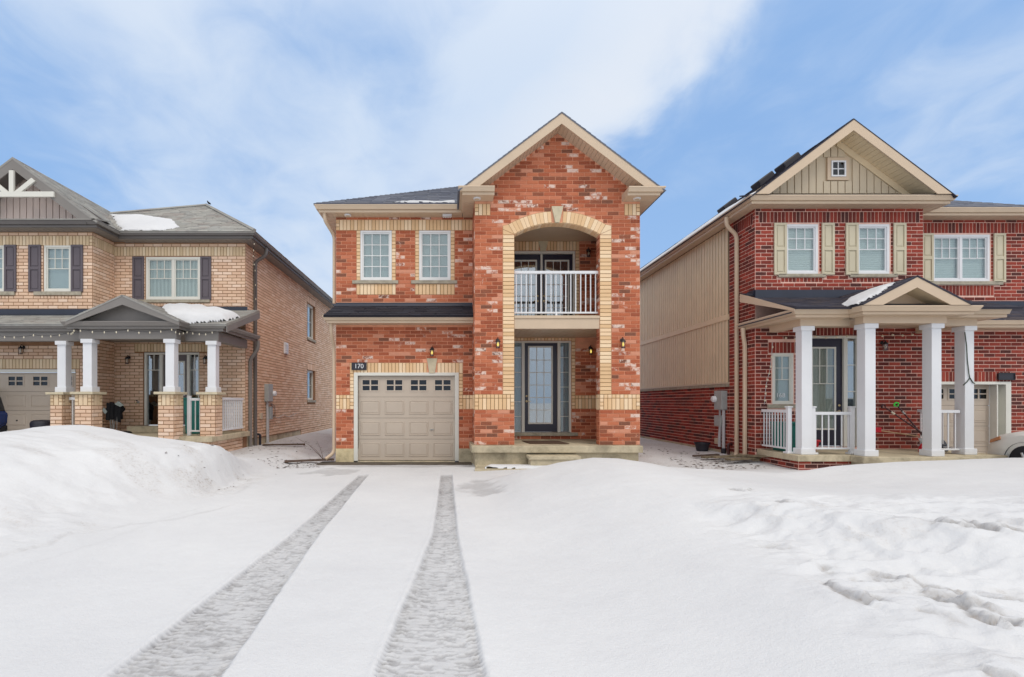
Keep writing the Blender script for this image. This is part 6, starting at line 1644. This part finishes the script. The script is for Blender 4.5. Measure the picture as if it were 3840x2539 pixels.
lb2 = [((-4.05, 12.35), (-2.95, 12.78), .16, 'dark board angled from the foot of the brick garage corner into the side yard'), ((-5.6, 15.1), (-4.4, 15.3), .14, 'dark plank lying under the downspouts beside the left house')]
for p, q, w, lb in lb2:
    p, q = Vector(p), Vector(q); d = (q - p).normalized(); nn = Vector((-d.y, d.x)) * w / 2; zb = max(gh(*p), gh(*q)) + .01
    MB().slab([(v.x, v.y, zb) for v in (p - nn, q - nn, q + nn, p + nn)], (0, 0, .04)).build('board', 'dark_board', loc=(p.x, p.y, zb), label=lb, cat='board')
# debris: twigs, dead leaves and grit melted out of the snow
deb = MB(); rnd = random.Random(5)
def litter(n, x0, x1, y0, y1, s0, s1):
    for _ in range(n):
        x = rnd.uniform(x0, x1); y = rnd.uniform(y0, y1); z = gh(x, y) + .004; a = rnd.uniform(0, 6.28); s_ = rnd.uniform(s0, s1); w = s_ * rnd.uniform(.12, .5)
        c, s2 = math.cos(a), math.sin(a); h = s_ * rnd.uniform(.1, .35)
        P = [(x + c * s_, y + s2 * s_, z), (x - s2 * w, y + c * w, z + h), (x - c * s_, y - s2 * s_, z), (x + s2 * w, y - c * w, z + h * .3)]
        i = deb.pts(P); deb.f.append((i, i + 1, i + 2, i + 3))
litter(190, -4.4, -2.95, 11.5, 12.7, .012, .05); litter(90, -5.7, -3.5, 13, 17, .02, .06); litter(150, 5.3, 7.0, 11.0, 12.5, .015, .06); litter(90, 4.6, 6.6, 12, 15, .015, .05); litter(25, -5.0, -3.8, 8.5, 10.2, .012, .04); litter(8, -4.6, -2.6, 9.6, 11.2, .01, .03)
deb.build('dead_leaves', 'dark_board', label='scattered twigs and dead leaves showing in the thin dirty snow of the side yards', kind='stuff')
# bare twig by the downspout
tw_ = thing('bare_shrub', (-3.3, 12.9, .05), 'thin leafless twig sticking out of the snow by the lower beige downspout', 'shrub')
for k, (dx_, dz_) in enumerate(((-.75, .55), (-.4, .35), (-.2, .45))): MB().tube([(-3.25, 12.95, .03), (-3.25 + dx_ * .5, 13.0, .05 + dz_ * .62), (-3.25 + dx_, 13.05, .05 + dz_)], [.008, .005, .002], 5).build('twig', 'dark_board', tw_)
# bird on the ridge of the left house
bd_ = thing('bird', (-7.93, 16.6, 7.93), 'small dark bird perched at the peak of the left house roof', 'bird')
x, y, z = -7.93, 16.58, 7.94
MB().tube([(x + .13, y, z + .015), (x + .08, y, z + .05), (x, y, z + .10), (x - .04, y, z + .15)], [.012, .045, .055, .03], 8).build('body', 'black_cloth', bd_, smooth=True)
MB().lathe((x - .045, y, z + .17), [(.012, -.03), (.03, -.01), (.03, .015), (.012, .035)], 8).build('head', 'black_cloth', bd_, smooth=True)
bd_.scale = (.62, .62, .62); bd_.location.z += .03
MB().tube([(x - .06, y, z + .18), (x - .075, y, z + .225)], [.012, .003], 5).build('beak', 'black_metal', bd_)
for s_ in (-.012, .012): MB().tube([(x + .02, y + s_, z + .06), (x + .02, y + s_, z - .04)], .004, 4).build('leg', 'black_metal', bd_)
# ---- cars
def car(loc, heading, paint, label, lens_front, lens_rear, suv=True, sc=1.0):
    """nose towards +y in local space"""
    t = thing('parked_car', loc, label, 'car'); t.rotation_euler = (0, 0, heading); ORG[t.name] = Vector((0, 0, 0))
    Lh, Wd = 2.25, .90; wy = (1.38, -1.30); wr = .34
    top = [(-2.25, .62), (-2.22, .95), (-1.9, 1.06), (-.9, 1.06), (1.0, 1.03), (1.55, .97), (2.0, .86), (2.20, .70), (2.25, .5)]
    # body: loft of cross sections along y
    ysec = [-2.25, -2.15, -1.9] + [wy[1] - .42 + .07 * k for k in range(13)] + [-.6, 0, .6] + [wy[0] - .42 + .07 * k for k in range(13)] + [1.95, 2.08, 2.18, 2.25]
    ysec = sorted(set(round(v, 3) for v in ysec)); mb = MB(); rings = []
    def ztop(y): return float(np.interp(y, [p[0] for p in top], [p[1] for p in top]))
    for y in ysec:
        zt_ = ztop(y); w = Wd * (1 - .16 * max(0, (abs(y) - 1.5) / .75) ** 2.2)
        zb = .24
        for c in wy:
            if abs(y - c) < .40: zb = max(zb, wr + math.sqrt(max(.40 ** 2 - (y - c) ** 2, 0)) - .0)
        zb = min(zb, zt_ - .12); zm = zb + (zt_ - zb) * .55
        sec = [(0, .22), (-w * .80, .22), (-w * .97, zb), (-w, zm), (-w * .98, zt_ - .09), (-w * .90, zt_ - .015), (-w * .6, zt_ + .01), (0, zt_ + .03), (w * .6, zt_ + .01), (w * .90, zt_ - .015), (w * .98, zt_ - .09), (w, zm), (w * .97, zb), (w * .80, .22)]
        rings.append(mb.pts([(a, y, b) for a, b in sec]))
    n_ = 14
    for k in range(len(rings) - 1):
        for q in range(n_):
            j = (q + 1) % n_; mb.f.append((rings[k] + q, rings[k] + j, rings[k + 1] + j, rings[k + 1] + q))
    mb.f.append(tuple(rings[0] + q for q in range(n_))); mb.f.append(tuple(rings[-1] + q for q in reversed(range(n_))))
    mb.build('body', paint, t, smooth=True)
    # cabin
    zr_ = 1.66 if suv else 1.45; yr_ = -2.0 if suv else -1.6
    cab = [(yr_ - .12, 1.04), (yr_ + .25, zr_ - .04), (yr_ + .6, zr_), (.15, zr_), (.55, zr_ - .10), (1.15, 1.03)]
    mb = MB(); r1 = mb.pts([(-.60 - (.22 if z_ < 1.2 else .03), y_, z_) for y_, z_ in cab]); r2 = mb.pts([(.60 + (.22 if z_ < 1.2 else .03), y_, z_) for y_, z_ in cab])
    m_ = len(cab); mb.f.append(tuple(r1 + k for k in range(m_))); mb.f.append(tuple(r2 + k for k in reversed(range(m_))))
    for k in range(m_): j = (k + 1) % m_; mb.f.append((r1 + k, r1 + j, r2 + j, r2 + k))
    mb.build('glasshouse', 'dark_glass', t)
    MB().box(-.58, .58, yr_ + .3, .35, 1.0, zr_ - .03).build('interior', 'dark_interior', t)
    MB().slab([(-.62, yr_ + .2, zr_ + .0), (.62, yr_ + .2, zr_), (.62, .30, zr_), (-.62, .30, zr_)], (0, 0, .035)).build('roof', paint, t, bevel=.02)
    for s_ in (-1, 1):
        for y_a, y_b in ((yr_ + .22, yr_ - .10), (-.55, -.60), (.28, 1.12)):
            MB().tube([(s_ * .63, y_a, zr_), (s_ * .83, y_b, 1.05)], .035, 6).build('pillar', paint, t)
        for c in wy:
            wl2 = MB().lathe((s_ * .66, c, wr), [(.20, 0), (.31, .01), (wr, .04), (wr, .18), (.31, .215), (.22, .22)], 26, (s_, 0, 0)).build('wheel', 'rubber', t, smooth=True)
            rim = MB().lathe((s_ * .86, c, wr), [(.21, 0), (.215, .012), (.19, .014), (.06, -.02), (.05, .012), (.001, .014)], 22, (s_, 0, 0)); rim.build('rim', 'rim_metal', wl2, smooth=True)
            for k in range(5):
                a = k * 2 * math.pi / 5; MB().tube([(s_ * .872, c + .05 * math.cos(a), wr + .05 * math.sin(a)), (s_ * .872, c + .19 * math.cos(a), wr + .19 * math.sin(a))], .026, 6).build('spoke', 'rim_metal', wl2)
            ar = MB(); pts = [(s_ * .70, c + .40 * math.cos(a_), wr + .40 * math.sin(a_)) for a_ in np.linspace(0, math.pi, 14)]
            k0 = ar.pts(pts); k1 = ar.pts([(s_ * .885, p[1], p[2]) for p in pts])
            for k in range(13): ar.f.append((k0 + k, k0 + k + 1, k1 + k + 1, k1 + k))
            ar.f.append(tuple(k0 + k for k in range(14))); ar.build('wheel_arch', 'rubber', t)
        MB().slab([(s_ * .868, 1.84, .765), (s_ * .805, 2.12, .67), (s_ * .79, 2.11, .745), (s_ * .856, 1.86, .84)], (s_ * .016, .012, .006)).build('headlight', lens_front, t, bevel=.01)
        MB().slab([(s_ * .62, -2.22, .78), (s_ * .88, -1.92, .82), (s_ * .84, -1.98, 1.10), (s_ * .62, -2.18, 1.06)], (s_ * .02, -.04, 0)).build('tail_light', lens_rear, t, bevel=.01)
    MB().box(-.6, .6, 2.20, 2.27, .32, .45).build('bumper', 'black_plastic', t, bevel=.02)
    return t
car((12.70, 9.05, -.07), 0, 'white_car_paint', 'white car parked on the far right driveway, nose to the garage, amber headlight', 'amber_lens', 'red_lens')
car((-12.95, 13.3 - .75, .22), R(180), 'blue_car_paint', 'dark blue car with red tail lamp cut off by the left edge of the photo', 'amber_lens', 'red_lens')
MB().lathe((-10.68, 13.25, .28), [(.22, 0), (.26, .66), (.24, .72), (.18, .75), (.01, .76)], 20).build('barrel', 'black_plastic', smooth=True, label='dark rounded barrel at the foot of the left garage door, partly behind the snow', cat='barrel')
